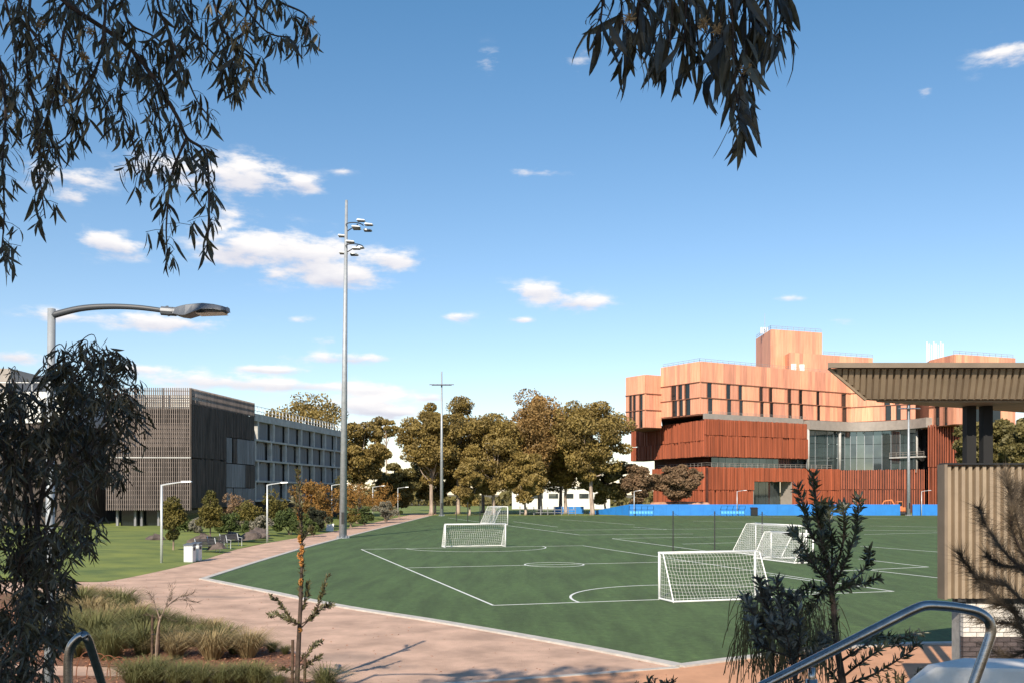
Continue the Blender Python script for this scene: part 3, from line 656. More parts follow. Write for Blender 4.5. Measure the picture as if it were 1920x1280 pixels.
# excavator
T = thing('excavator', 'small orange excavator parked in the gap of the hoarding', 'excavator', (at(1688,960,186).x,186,0)); x = T.location.x
for s_ in (-.8,.8): b = MB(); b.prism([(x-1.3,186+s_-.25),(x+1.3,186+s_-.25),(x+1.3,186+s_+.25),(x-1.3,186+s_+.25)], .05, .62); bevel(b.build('track', 'dark_metal', T), .2, 3)
b = MB(); b.box((x+.1,186,1.15), (2.3,1.7,.8)); bevel(b.build('body', 'digger', T), .12)
b = MB(); b.box((x-.3,185.8,2.1), (1.0,1.0,1.3)); cb_ = bevel(b.build('cab', 'digger', T), .1)
for s_ in (-.52,.52): b = MB(); b.box((x-.3,185.8+s_,2.2), (.75,.03,.8)); b.build('window', 'glass_dark', T)
b = MB(); b.tube([(x-.6,186.4,1.3),(x-1.6,186.4,3.0),(x-3.0,186.4,2.8)], [.22,.2,.14], 4); b.build('boom', 'digger', T)
b = MB(); b.tube([(x-3.0,186.4,2.8),(x-3.9,186.4,1.3)], [.15,.12], 4); b.build('arm', 'digger', T)
b = MB(); b.prism([(x-4.3,186.1),(x-3.5,186.1),(x-3.5,186.7),(x-4.3,186.7)], [.6,.9,.9,.6], 1.4); b.build('bucket', 'dark_metal', T)
# dirt mound behind the hoarding
b = MB(); ring = [(34+8*math.cos(a)*(1+.06*math.sin(3*a)), 191+3.2*math.sin(a)) for a in [2*math.pi*i/28 for i in range(28)]]
b.v = [(*p, 0) for p in ring]+[(34+(p[0]-34)*.72,191+(p[1]-191)*.6,2.25+.25*math.sin(i*1.9)) for i, p in enumerate(ring)]+[(34,191,2.7)]
b.f = [(i,(i+1)%28,28+(i+1)%28,28+i) for i in range(28)]+[(28+i,28+(i+1)%28,56) for i in range(28)]
tag(b.build('soil_heap', 'dirt', smooth=True), 'long heap of orange soil behind the blue hoarding', 'soil heap')
# white building glimpsed between the trunks
T = thing('white_building', 'low white building glimpsed between the gum trunks', 'building', (12,262,0))
b = MB(); b.prism([(0,260),(27,260),(27,275),(0,275)], 0, 5.8); b.build('wall', 'white_wall', T)
b = MB(); b.prism([(-.4,259.6),(27.4,259.6),(27.4,275.4),(-.4,275.4)], 5.8, 6.2); b.build('roof', 'white_wall', T)
for k in range(6): b = MB(); b.box((3+k*4.2,259.97,3.6), (2.6,.14,1.3)); b.build('window', 'glass', T)
T = thing('timber_fence', 'grey timber post and rail fence at the far end of the field', 'fence', (4,186,0))
for k in range(9): b = MB(); b.box((at(975+k*13,960,187).x,187,.8), (.16,.16,1.6+.3*(k%3 == 0))); b.build('post', 'timber_grey', T)
for z in (.5,1.05): b = MB(); b.box(((at(975,960,187).x+at(1079,960,187).x)/2,187.1,z), (at(1079,960,187).x-at(975,960,187).x,.06,.13)); b.build('rail', 'timber_grey', T)

# ------------------------------------------------------------ floodlights, lamps
def head(b, p, ang, s=1.0):
    c = Vector(p); d = Vector((math.cos(ang), math.sin(ang), 0)); b.box(c+d*.35*s, (.85*s,.55*s,.16*s), ang)
FLH = 32.0
def flood(base, H, r0, label, heads, arms):
    T = thing('floodlight_mast', label, 'floodlight', base, 'floodlight masts'); x, y = base[0], base[1]; lean = H*.0105 if H > 30 else 0
    b = MB(); b.tube([(x,y,0),(x+lean,y,H)], [r0,r0*.34], 12); b.build('pole', 'galv', T, smooth=True)
    b = MB(); b.tube([(x,y,0),(x,y,.06)], r0*1.8, 12)
    for i in range(8): a = i*math.pi/4; b.tube([(x+r0*1.45*math.cos(a),y+r0*1.45*math.sin(a),0),(x+r0*1.45*math.cos(a),y+r0*1.45*math.sin(a),.25)], .035, 5)
    b.build('base_plate', 'galv', T)
    b = MB(); b.box((x+.05,y-r0*.92,1.9), (r0*.7,.05,1.1)); b.build('access_panel', 'black_plastic', T)
    for (z, lst) in heads:
        xx = x+lean*z/H
        b = MB(); R_ = 1.0; b.tube([(xx+R_*.9*(1-math.cos(a))*.9, y-R_*math.sin(a), z) for a in [math.pi*i/10 for i in range(11)]], .05, 5); b.tube([(xx,y,z-.6),(xx+1.2,y-.4,z)], .05, 5); b.build('arm', 'dark_metal', T)
        for (dx, dy, dz) in lst:
            b = MB(); b.hull8([(xx+dx-.4,y+dy-.25,z+dz-.02),(xx+dx+.42,y+dy-.25,z+dz-.08),(xx+dx+.42,y+dy+.25,z+dz-.08),(xx+dx-.4,y+dy+.25,z+dz-.02),(xx+dx-.33,y+dy-.2,z+dz+.1),(xx+dx+.33,y+dy-.2,z+dz+.03),(xx+dx+.33,y+dy+.2,z+dz+.03),(xx+dx-.33,y+dy+.2,z+dz+.1)])
            hd = b.build('lamp_head', 'galv_pale', T)
            b = MB(); b.box((xx+dx,y+dy,z+dz-.11), (.66,.38,.05)); b.build('lens', 'black_plastic', hd)
    for (z, w) in arms:
        b = MB(); b.tube([(x-w,y,z),(x+w,y,z)], .06, 6); b.build('crossarm', 'galv', T)
        for i in range(6):
            s_ = -w+i*2*w/5; b = MB(); b.hull8([(x+s_-.45,y-.7,z-.02),(x+s_+.45,y-.7,z-.02),(x+s_+.45,y+.1,z+.05),(x+s_-.45,y+.1,z+.05),(x+s_-.4,y-.65,z+.1),(x+s_+.4,y-.65,z+.1),(x+s_+.4,y+.05,z+.24),(x+s_-.4,y+.05,z+.24)]); b.build('lamp_head', 'lamp_grey', T)
    return T
flood((-16.05,89.6,0), 32.0, .37, 'tall galvanised floodlight mast on the kerb beside the gravel path', [(29.6,[(1.4,0,.5),(2.2,-.4,0),(2.0,.3,-.35),(1.1,-1,-.4),(.9,.6,-.1),(-.4,.2,-.9)]),(27.6,[(.5,-.5,.35),(1.3,.2,.0),(1.1,-.6,-.3),(-.3,.3,-.5),(.7,.5,-.6)])], [])
flood((-13.4,180,0), 27.5, .36, 'pale floodlight mast with a crossarm in front of the gum trees', [], [(24.9,1.9)])
flood((at(1702,965,183).x,182.6,0), 21.3, .36, 'pale floodlight mast with a crossarm in front of the rust red wall', [], [(20.6,1.6)])
def plamp(p, H, arm, label, grp='slim lamp posts along the path'):
    T = thing('lamp_post', label, 'lamp post', (p[0],p[1],0), grp)
    b = MB(); b.tube([(0,0,0),(0,0,H)], [.085,.06], 8); link(b.mesh('pole', smooth=True), 'pole', 'galv_pale', T)
    b = MB(); b.tube([(0,0,H-.05),(.25*arm,0,H+.02),(arm,0,H+.16)], [.05,.045,.035], 6); link(b.mesh('arm'), 'arm', 'galv_pale', T)
    b = MB(); b.hull8([(arm-.05,-.1,H+.12),(arm+.55,-.12,H+.16),(arm+.55,.12,H+.16),(arm-.05,.1,H+.12),(arm-.05,-.08,H+.22),(arm+.5,-.1,H+.22),(arm+.5,.1,H+.22),(arm-.05,.08,H+.22)]); link(b.mesh('lamp_head'), 'lamp_head', 'galv_pale', T)
lb = 'slim galvanised lamp post with a short arm beside the gravel path'
plamp(gd(303,1057), 4.75, 1.25, 'slim galvanised lamp post beside the two steel bins'); plamp(gd(501,1016), 5.0, 1.25, 'slim galvanised lamp post beside the dark lawn rocks')
for (px, Y) in ((622,118),(699,150),(746,178)): plamp((at(px,0,Y).x,Y), 5.3, 1.5, lb)
for (px, Y, a) in ((1189,182.5,.9),(1382,182.5,1.3),(1728,182.3,1.3)): plamp((at(px,0,Y).x,Y), 4.7, a, 'slim lamp post in front of the blue hoarding', 'lamp posts by the hoarding')
# the near street lamp
T = thing('street_lamp', 'grey street lamp with a curved arm and flat head rising from the dark gum', 'street lamp', (-6.16,12.6,gz(0,12.6)-.06))
b = MB(); b.tube([(-6.19,12.6,.5),(-6.145,12.6,6.66)], [.062,.05], 14); b.build('pole', 'galv', T, smooth=True)
b = MB(); pts_ = bez([at(97,592,12.6), at(150,579,12.6), at(205,575,12.6), at(260,577,12.6), at(308,583,12.6)], 5); b.tube(pts_, [.046-.014*i/len(pts_) for i in range(len(pts_))], 10); b.build('arm', 'dark_grey', T, smooth=True)
b = MB(); b.tube([at(303,583,12.6), at(330,585,12.6)], .062, 10); b.tube([at(312,575,12.6), at(318,592,12.6)], .03, 6); b.build('knuckle', 'lamp_grey', T)
hp = []
prof = [(326,577,590),(340,574,594),(352,572,595),(366,571,590),(385,570,584),(405,572,584),(420,575,586),(428,577,584)]
b = MB(); wds = [.06,.10,.13,.15,.17,.17,.15,.08]
for (px, t_, bt), w in zip(prof, wds):
    p, q = at(px,t_,12.6), at(px,bt,12.6); b.v += [(p.x,p.y-w*.7,p.z-.01),(p.x,p.y+w*.7,p.z-.01),(q.x,q.y+w,q.z),(q.x,q.y-w,q.z)]
for i in range(7):
    for j in range(4): b.f.append((i*4+j, i*4+(j+1)%4, (i+1)*4+(j+1)%4, (i+1)*4+j))
b.f += [(0,1,2,3),(31,30,29,28)]; hdl = bevel(b.build('lamp_head', 'lamp_grey', T), .01)
b = MB(); p, q = at(372,586.2,12.6), at(424,584.6,12.6); b.add([(p.x,p.y-.13,p.z-.03),(q.x,q.y-.12,q.z-.03),(q.x,q.y+.12,q.z-.03),(p.x,p.y+.13,p.z-.03)], [(0,1,2,3)]); b.build('lens', 'lens', hdl)

# ------------------------------------------------------------ goals and net posts
def goal(w, h, td, bd, cell, label, loc, rot, wheels=False, r=.05, sr=.0075):
    T = thing('football_goal', label, 'goal', loc, 'portable football goals on the turf', rot)
    for s_ in (-1,1): b = MB(); b.tube([(s_*w/2,0,0),(s_*w/2,0,h)], r, 10); link(b.mesh('post', smooth=True), 'post', 'white_metal', T)
    b = MB(); b.tube([(-w/2-r,0,h),(w/2+r,0,h)], r, 10); link(b.mesh('crossbar', smooth=True), 'crossbar', 'white_metal', T)
    for s_ in (-1,1):
        b = MB(); b.tube([(s_*w/2,0,h),(s_*w/2,td,h-.02),(s_*w/2,bd,.05)], .024, 6); link(b.mesh('stay'), 'stay', 'white_metal', T)
        b = MB(); b.tube([(s_*w/2,0,.05),(s_*w/2,bd,.05)], r*.8, 6); link(b.mesh('base_bar'), 'base_bar', 'white_metal', T)
        if wheels: b = MB(); b.tube([(s_*w/2-.06,bd*.6,.13),(s_*w/2+.06,bd*.6,.13)], .13, 12); link(b.mesh('wheel'), 'wheel', 'dark_metal', T)
    b = MB(); b.tube([(-w/2,bd,.05),(w/2,bd,.05)], r*.8, 6); link(b.mesh('back_bar'), 'back_bar', 'white_metal', T)
    b = MB(); gp = [(0,h),(td,h-.02),(bd,.05)]; ln = [0, td, td+math.hypot(bd-td,h)]
    def pt(x, s_):
        if s_ <= ln[1]: f = s_/max(ln[1],1e-6); y, z = f*td, h-.02*f
        else: f = (s_-ln[1])/(ln[2]-ln[1]); y, z = td+(bd-td)*f, (h-.02)*(1-f)+.03*f
        sag = .10*math.sin(math.pi*min(1,max(0,s_/ln[2])))*(1-abs(2*x/w)**4)
        return Vector((x+.02*math.sin(s_*9+x*3), y+.025*math.sin(x*5.3+s_*3)-sag*.6, z-sag))
    nx = int(w/cell); ns = int(ln[2]/cell)
    for i in range(nx+1): b.tube([pt(-w/2+w*i/nx, ln[2]*k/10) for k in range(11)], sr, 3, False)
    for j in range(ns+1): b.tube([pt(-w/2+w*k/14, ln[2]*j/ns) for k in range(15)], sr, 3, False)
    for s_ in (-1,1):
        n = int(h/cell)
        for j in range(n): z = h*j/n+.03; ym = td+(bd-td)*(1-z/h); b.tube([(s_*w/2,0,z),(s_*w/2-s_*.03,ym*.5,z-.03),(s_*w/2,ym,z)], sr, 3, False)
        n = int(bd/cell)
        for j in range(1,n): y = bd*j/n; zt = h if y < td else h*(1-(y-td)/(bd-td)); b.tube([(s_*w/2,y,0.02),(s_*w/2,y,zt)], sr, 3, False)
    link(b.mesh('net'), 'net', 'net', T)
    return T
RA = math.atan2(.286,.958)
gc = c1+u*(WID/2+.05); goal(4.3, 1.85, .35, 1.25, .15, 'white mini goal with its netted back turned, beside the leafy shrubs', (gc.x,gc.y,0), RA+math.pi, sr=.0052)
gc = c1+v*LEN+u*WID/2; goal(4.88, 1.83, .3, 1.2, .16, 'white mini goal on the goal line facing across the small marked pitch', (gc.x,gc.y,0), RA, sr=.009)
p = Vector((-.58,128,0)); q = p+v*7.0; goal(7.0, 2.44, .9, 2.0, .24, 'full size white goal standing side on beside thin black posts', ((p.x+q.x)/2,(p.y+q.y)/2,0), RA+math.pi/2, r=.06, sr=.013)
p = gd(1417,1035); q = p-v*6.2; goal(6.2, 2.1, .75, 1.9, .16, 'large white goal side on with a smaller wheeled goal in front', ((p.x+q.x)/2,(p.y+q.y)/2,0), RA+math.pi/2, sr=.009)
p = gd(1446,1046); q = p-v*4.6; goal(4.6, 1.75, .5, 1.3, .15, 'small white goal on wheels parked against the large goal', ((p.x+q.x)/2,(p.y+q.y)/2,0), RA+math.pi/2, True, sr=.0085)
posts = [gd(1262,1033), gd(1340,1034), gd(1429,1037), gd(1540,1040)]
T = thing('rope_barrier', 'tall thin black posts joined by a drooping dark cord behind the near goal', 'barrier', (posts[1].x,posts[1].y,0))
for p in posts: b = MB(); b.tube([p, p+Vector((0,0,2.95))], [.045,.04], 8); b.build('post', 'dark_metal', T)
for p, q in zip(posts, posts[1:]): b = MB(); b.tube([p+(q-p)*t+Vector((0,0,2.8-1.6*t*(1-t))) for t in [i/12 for i in range(13)]], .012, 4); b.build('cord', 'dark_metal', T)
posts = [gd(855.5,977), gd(877,978), gd(900,980)]
T = thing('rope_barrier', 'thin black posts standing beside the side on full size goal', 'barrier', (posts[1].x,posts[1].y,0))
for p in posts: b = MB(); b.tube([p, p+Vector((0,0,3.0))], .06, 8); b.build('post', 'dark_metal', T)
for p, q in zip(posts, posts[1:]): b = MB(); b.tube([p+(q-p)*t+Vector((0,0,2.8-1.2*t*(1-t))) for t in [i/8 for i in range(9)]], .015, 4); b.build('cord', 'dark_metal', T)

# ------------------------------------------------------------ lawn furniture: bins, benches, rocks
for (px, py, lbl) in ((356,1053,'steel clad litter bin with lit ribbed front beside the lamp post'),(367.5,1050.5,'second steel litter bin standing on the bench side')):
    p = gd(px,py); T = thing('litter_bin', lbl, 'litter bin', (p.x,p.y,0)); x, y = p.x, p.y
    b = MB(); b.box((x,y,.5), (.56,.6,.98)); bevel(b.build('body', 'galv_pale', T), .02)
    for k in range(12): b = MB(); b.box((x,y-.315,.1+k*.072), (.5,.02,.04)); b.build('slat', 'white_metal', T)
    b = MB(); b.prism([(x-.3,y-.33),(x+.3,y-.33),(x+.3,y+.33),(x-.3,y+.33)], 1.0, [1.1,1.1,1.16,1.16]); b.build('lid', 'lamp_grey', T)
    b = MB(); b.box((x+.284,y,.82), (.012,.34,.2)); b.build('chute', 'black_plastic', T)
def bench(p, rot):
    T = thing('park_bench', 'dark slatted bench with steel legs facing the gravel path', 'bench', (p.x,p.y,.03), 'three benches in a row by the path', rot)
    for i in range(4): b = MB(); b.box((0,-.18+i*.12,.45), (1.75,.1,.035)); link(b.mesh('seat_slat'), 'seat_slat', 'bench_slat', T)
    for i in range(4): b = MB(); b.box((0,.3+i*.035,.55+i*.12), (1.75,.03,.1), 0, -.25); link(b.mesh('back_slat'), 'back_slat', 'bench_slat', T)
    for s_ in (-.8,.8):
        b = MB(); b.tube([(s_,-.22,0),(s_,-.22,.43),(s_,.24,.43),(s_,.42,1.0)], .025, 6); b.tube([(s_,.24,.43),(s_,.24,0)], .025, 6); link(b.mesh('leg'), 'leg', 'galv_pale', T)
        b = MB(); b.tube([(s_,-.22,.43),(s_,-.26,.66),(s_,.34,.68)], .02, 6); link(b.mesh('armrest'), 'armrest', 'galv_pale', T)
for (px, py) in ((390,1036),(412,1029.5),(434,1024)): bench(gd(px,py), R(50))
def rock(p, s, seed, label):
    r_ = random.Random(seed); b = MB(); n, m_ = 9, 5
    for j in range(m_):
        t = j/(m_-1)*math.pi/2
        for i in range(n): a = 2*math.pi*i/n; q = r_.uniform(.8,1.15); b.v.append((p.x+s*math.cos(a)*math.cos(t)*q, p.y+s*.7*math.sin(a)*math.cos(t)*q, p.z-.15+s*.62*math.sin(t)*r_.uniform(.85,1.1)+.12*s*math.cos(a)))
    for j in range(m_-1):
        for i in range(n): b.f.append((j*n+i, j*n+(i+1)%n, (j+1)*n+(i+1)%n, (j+1)*n+i))
    tag(b.build('lawn_rock', 'rock'), label, 'rock', 'rocks on the lawn')
for i, (px, py, s_) in enumerate(((375,1012,1.0),(430,1008,1.0),(405,1025,.7),(468,1008,1.15),(478,1003,1.3),(490,1005,.8),(288,1010,.9))): rock(gd(px,py,.4), s_, i, 'low dark basalt boulder lying on the lawn')
p = gd(618,995); T = thing('sign_plinth', 'small white sign plinth at the lawn edge near the mast', 'sign', (p.x,p.y,0)); b = MB(); b.hull8([(p.x-.4,p.y-.2,0),(p.x+.4,p.y-.2,0),(p.x+.4,p.y+.2,0),(p.x-.4,p.y+.2,0),(p.x-.3,p.y,.75),(p.x+.5,p.y,.85),(p.x+.5,p.y+.15,.85),(p.x-.3,p.y+.15,.75)]); b.build('plinth', 'white_concrete', T)

# ------------------------------------------------------------ far trees
def gum(px, Y, top, wpx, low, seed, label, m='gum_far', n=46, per=420, name='gum_tree', bark='bark_pale', tr=None, leaf=.25, lean=0, rise=.55, z0=0.0, grp=None, x=None, size=None):
    rs = np.random.RandomState(seed); H = EYE+(HZ-top)*Y/F if size is None else size[0]; wd = wpx*Y/F/2 if size is None else size[1]; zl = EYE+(HZ-low)*Y/F if size is None else size[2]
    x = at(px,0,Y).x if x is None else x; T = thing(name, label, 'tree', (x,Y,z0), grp); tr = tr or H*.019
    ch = H-zl; cz = zl+ch*.5; cents = []; rads = []
    n = int(n*1.25)
    while len(cents) < n:
        q = rs.uniform(-1,1,3)
        if (q**2).sum() > 1 or (q**2).sum() < .12: continue
        wz = wd*(1.0 if q[2] > -.3 else .8)
        cents.append((x+lean*(q[2]+1)/2+q[0]*wz*.86, Y+q[1]*wz*.8, cz+q[2]*ch*.45)); rads.append(rs.uniform(.11,.22)*(wd+ch*.35)*.95)
    C = blob_cloud(rs, cents, rads, per); C = C[C[:,2] < H+.3]
    V, Fc = cards(C, leaf, rs, .1); npmesh('crown', V, Fc, m, T, 'stuff' if False else None)
    b = MB(); fork = zl+ch*rs.uniform(.05,.2); fx = x+rs.uniform(-.3,.3)
    b.tube([(x,Y,z0-.1),(x+.1,Y,z0+.6),((x+fx)/2+rs.uniform(-.2,.2),Y,fork*.5),(fx,Y,fork),(fx+lean*.5+rs.uniform(-.5,.5),Y,zl+ch*.75)], [tr*1.5,tr*1.05,tr*.85,tr*.7,tr*.2], 9)
    b.build('trunk', bark, T, smooth=True)
    for i in rs.choice(len(cents), min(14, len(cents)), replace=False):
        c = cents[i]; st = Vector((fx,Y,fork*rs.uniform(.75,1.15))); e = Vector(c); mid = st+(e-st)*.5+Vector((0,0,-.08*(e-st).length))
        b = MB(); b.tube([st, st+(mid-st)*.5+Vector((0,0,.2)), mid, e], [tr*.42,tr*.34,tr*.24,tr*.08], 6); b.build('limb', bark, T, smooth=True)
    return T
gum(570,172,738,190,905,1,'broad olive gum rising behind the concrete wing roof', n=60, per=230)
gum(675,176,790,110,915,2,'olive gum directly right of the tall floodlight mast', n=42)
gum(724,215,778,66,822,3,'slender gum with a small umbrella crown on bare stems', n=18, per=170, tr=.22, m='gum_far')
gum(808,190,752,122,915,4,'tall gum left of the pale floodlight mast with tiered crown', n=52)
gum(858,196,746,105,905,5,'tall gum behind the pale floodlight mast', n=40)
gum(925,190,772,130,935,6,'lower bushy gum between the two tallest gum groups', n=50)
gum(1012,194,728,150,900,7,'tallest reddish gum crowning the tree row', 'gum_red', n=58)
gum(1110,188,742,150,905,8,'wide domed gum at the hoarding end of the row', n=62)
gum(1060,200,790,110,925,9,'gum filling the row beneath the tallest crown', n=44)
gum(905,212,785,130,930,28,'gum standing behind the row between mast and tallest crown', n=44)
gum(1050,214,775,150,930,29,'gum standing behind the row near the hoarding end', n=44)
gum(985,186,840,80,945,10,'short bushy gum with low foliage behind the side on goal', n=34, leaf=.32)
gum(880,184,860,70,950,11,'short leafy gum hiding trunks near the far posts', n=30, leaf=.32)
gum(745,192,862,90,950,12,'grey green gum low between path lamps and mast', 'gum_dark', n=34, leaf=.32)
gum(1135,196,850,100,945,13,'dark leafy gum low beside the rust red building', 'gum_dark', n=38, leaf=.32)
gum(815,200,850,100,950,27,'shaded low gum behind the pale mast base', 'gum_dark', n=36, leaf=.32)
gum(1200,190,866,75,952,14,'brownish small tree nearer the gum row, in front of the finned wall', 'brown_bush', n=30, leaf=.28, bark='bark')
gum(1272,189,868,95,945,15,'rounded brownish tree in front of the finned corner', 'brown_bush', n=40, leaf=.28, bark='bark')
gum(1850,150,785,120,900,16,'dense dark tree behind the two black canopy posts', 'gum_dark', n=48, leaf=.3)
gum(1925,140,786,90,900,17,'dark tree beyond the right end of the corrugated wall', 'gum_dark', n=40, leaf=.3)
rs = np.random.RandomState(5); C = np.stack([rs.uniform(-260,320,26000), rs.uniform(330,370,26000), rs.uniform(0,1,26000)], 1)
C[:,2] *= 5.5+2.5*np.sin(C[:,0]*.11)+1.5*np.sin(C[:,0]*.37+1); V, Fc = cards(C, 1.0, rs, .1); npmesh('distant_wood', V, Fc, 'gum_dark', None, 'stuff')
# shrubs and small trees between lawn and building
def bush(px, py, wpx, hpx, m, label, seed, n=14, per=170, leaf=.13, Y=None, name='shrub', trunk=False, grp=None, low=.0, zg=.3):
    rs = np.random.RandomState(seed); p = gd(px, py, zg) if Y is None else Vector((at(px,0,Y).x, Y, zg)); Yd = p.y; wd = wpx*Yd/F/2; H = hpx*Yd/F
    T = thing(name, label, 'tree' if trunk else 'shrub', (p.x,p.y,zg-.1), grp); cents = []; rads = []
    while len(cents) < n:
        q = rs.uniform(-1,1,3)
        if (q**2).sum() > 1: continue
        sx = 1-.42*(q[2]+1) if trunk else 1
        cents.append((p.x+q[0]*wd*.75*sx, p.y+q[1]*wd*.7*sx, zg+H*(low+(1-low)*(.5+.42*q[2])))); rads.append(rs.uniform(.25,.42)*min(wd, H*.6))
    C = blob_cloud(rs, cents, rads, per, .95); C = C[C[:,2] > zg-.05]
    V, Fc = cards(C, leaf, rs, .1, .5); npmesh('crown', V, Fc, m, T)
    b = MB()
    if trunk: b.tube([(p.x,p.y,zg-.1),(p.x+.05,p.y,zg+H*.5),(p.x,p.y,zg+H*.9)], [.07,.05,.015], 7); b.build('trunk', 'bark', T)
    else:
        for k in range(4): c = cents[k]; b.tube([(p.x+.1*k,p.y,zg-.15),((p.x+c[0])/2,(p.y+c[1])/2,zg+H*.3),c], [.05,.035,.012], 5)
        b.build('stem', 'bark', T)
bush(325,1028,72,104,'olive_bush','small conical olive tree in a mulch ring on the lawn',31,24,260,.10,trunk=True,name='lawn_tree',low=.14)
bush(394,1014,66,98,'olive_bush','slim pointed olive tree behind the benches',32,24,240,.11,trunk=True,name='lawn_tree',low=.12)
bush(372,1002,48,36,'silver_bush','rounded silvery shrub at the screen corner',33)
bush(425,1000,60,40,'green_bush','bright green low shrub behind the benches',34,16)
bush(446,985,62,72,'brown_bush','bare twiggy reddish bush against the grey panels',35,12,110,.12,Y=104)
bush(470,985,70,62,'olive_bush','olive bush beside the second lamp post',36,18,Y=100)
bush(443,992,34,30,'silver_bush','small pale shrub among green ones',37)
bush(493,1002,50,40,'silver_bush','silver pink rounded shrub behind the second lamp post',38)
bush(540,998,90,44,'green_bush','wide dark green clipped shrub beside the rocks',39,22)
bush(575,985,80,90,'orange_bush','orange tinged tall bush before the concrete wing',40,20,Y=106)
bush(520,985,70,72,'olive_bush','olive tall bush before the concrete wing',41,18,Y=112)
bush(612,985,80,84,'orange_bush','orange leaved bush behind the tall mast',42,20,Y=116)
bush(600,992,70,42,'dark_bush','dark low shrub at the mast foot',43,18)
bush(668,980,80,80,'orange_bush','rusty orange bush between mast and path lamps',44,20,Y=130)
bush(722,968,80,62,'orange_bush','rusty orange bush beside the far path lamps',45,20,Y=150)
bush(682,981,54,30,'green_bush','dark green rounded shrub at the path bend',46,16)
bush(722,975,60,34,'silver_bush','grey green shrub spreading at the path bend',47,16)
bush(748,968,22,14,'green_bush','small round green shrub at the path end',48,8)
bush(655,986,50,28,'olive_bush','straw coloured low shrub beside the mast',49,12)
bush(640,905,70,60,'olive_bush','yellow olive bush behind the orange ones',50,18,Y=150,zg=2.0)
for i, (px, py, w, h) in enumerate(((350,1000,50,30),(560,1001,40,24),(585,1000,40,26),(465,1001,36,24))): bush(px, py, w, h, 'green_bush', 'low green filler shrub along the lawn back edge', 60+i, 10, grp='filler shrubs')

# ------------------------------------------------------------ pavilion on the right: canopy, corrugated screen, brick pier
PV = thing('pavilion', 'bronze ribbed canopy on black posts over a corrugated screen and brick pier', 'pavilion', (10.5,18,0))
Yc = 17.3
tl, bl_ = at(1553,690,Yc), at(1622,749,Yc+.35); xr = 15.5; zt = tl.z; zb = bl_.z
def fas(x_top, dz=0): return x_top
xt0, xb0 = tl.x, bl_.x
dv = Vector((3.45,2.1))*3.2
b = MB(); b.prism([(xt0-.05,Yc-.12),(xr,Yc-.12),(xr+dv.x,Yc+dv.y),(xt0-.05+dv.x,Yc+dv.y)], zt+.0, zt+.09); b.build('roof_cap', 'bronze_dark', PV)
b = MB(); b.hull8([(xb0,Yc+.36,zb),(xr,Yc+.36,zb),(xr+dv.x,Yc+dv.y-.2,zb),(xb0+dv.x*.97,Yc+dv.y-.2,zb),(xt0,Yc+.02,zt),(xr,Yc+.02,zt),(xr+dv.x,Yc+dv.y-.1,zt),(xt0+dv.x*.97,Yc+dv.y-.1,zt)]); b.build('fascia_backing', 'bronze_dark', PV)
nr_ = int((xr-xb0)/.128); 
for k in range(nr_+6):
    xb = xb0+.05+(k-5)*.128; xt = xb-.0; f0 = 0.0
    # ribs run from top edge to bottom edge; the first ones are cut by the raked end
    if xb < xb0+.03:
        t = (xb0-xb)/(xb0-xt0); zlow = zb+(zt-zb)*min(.96,t+.06); ylow = Yc+.36-(.34)*min(.96,t+.06)
    else: zlow, ylow = zb+.015, Yc+.355
    b = MB(); w = .04; xs_ = xb-.10*(zt-zlow)/(zt-zb)
    b.hull8([(xb-w,ylow-.045,zlow),(xb+w,ylow-.045,zlow),(xb+w*1.3,ylow+.01,zlow),(xb-w*1.3,ylow+.01,zlow),(xs_-w,Yc-.03,zt-.012),(xs_+w,Yc-.03,zt-.012),(xs_+w*1.3,Yc+.03,zt-.012),(xs_-w*1.3,Yc+.03,zt-.012)]); b.build('rib', 'bronze_rib', PV)
b = MB(); b.tube([(xt0,Yc-.02,zt),(xb0,Yc+.33,zb)], .03, 4); b.build('end_trim', 'bronze_rib', PV)
b = MB(); b.prism([(xb0+.25,Yc+.45),(xr,Yc+.45),(xr+dv.x-.3,Yc+dv.y-.4),(xb0+dv.x*.95,Yc+dv.y-.4)], zb-.03, zb-.004); b.build('soffit', 'bronze_soffit', PV)
for px in (1817.5, 1848.5): c = at(px,900,18.6); b = MB(); b.box((c.x,18.6,(zb+0)/2), (.185,.185,zb)); b.build('post', 'dark_void', PV)
# corrugated screen
SC = thing('corrugated_screen', 'ribbed bronze screen wall hung above a brick pier', 'screen', (11,16.6,0))
Ys = 16.6; x0 = at(1768,900,Ys).x; zt2 = at(0,871,Ys).z; zb2 = at(0,1121,Ys).z
b = MB(); b.box(((x0+15.2)/2,Ys+.09,(zt2+zb2)/2), (15.2-x0,.06,zt2-zb2)); b.build('backing_sheet', 'bronze_dark', SC)
b = MB(); b.box((x0-.0,Ys+.02,(zt2+zb2)/2), (.05,.28,zt2-zb2+.02)); b.build('end_flashing', 'bronze_dark', SC)
b = MB(); b.box(((x0+15.2)/2,Ys+.04,zt2+.02), (15.2-x0,.26,.03)); b.build('top_flashing', 'black_plastic', SC)
k = 0
while x0+.06+k*.1235 < 15.0:
    xx = x0+.10+k*.1235; b = MB(); b.hull8([(xx-.052,Ys+.06,zb2),(xx+.052,Ys+.06,zb2),(xx+.03,Ys-.03,zb2),(xx-.03,Ys-.03,zb2),(xx-.052,Ys+.06,zt2-.02),(xx+.052,Ys+.06,zt2-.02),(xx+.03,Ys-.03,zt2-.02),(xx-.03,Ys-.03,zt2-.02)]); b.build('rib', 'bronze_rib', SC); k += 1
b = MB(); b.box(((x0+.35+15)/2,Ys+.25,zb2-.05), (15-x0-.35,.3,.08)); b.build('bottom_beam', 'black_plastic', SC)
b = MB(); b.tube([(x0+.35,Ys+.1,zb2-.06),(x0+.35,Ys+.1,zb2-.01)], .1, 10); b.build('downlight', 'dark_metal', SC)
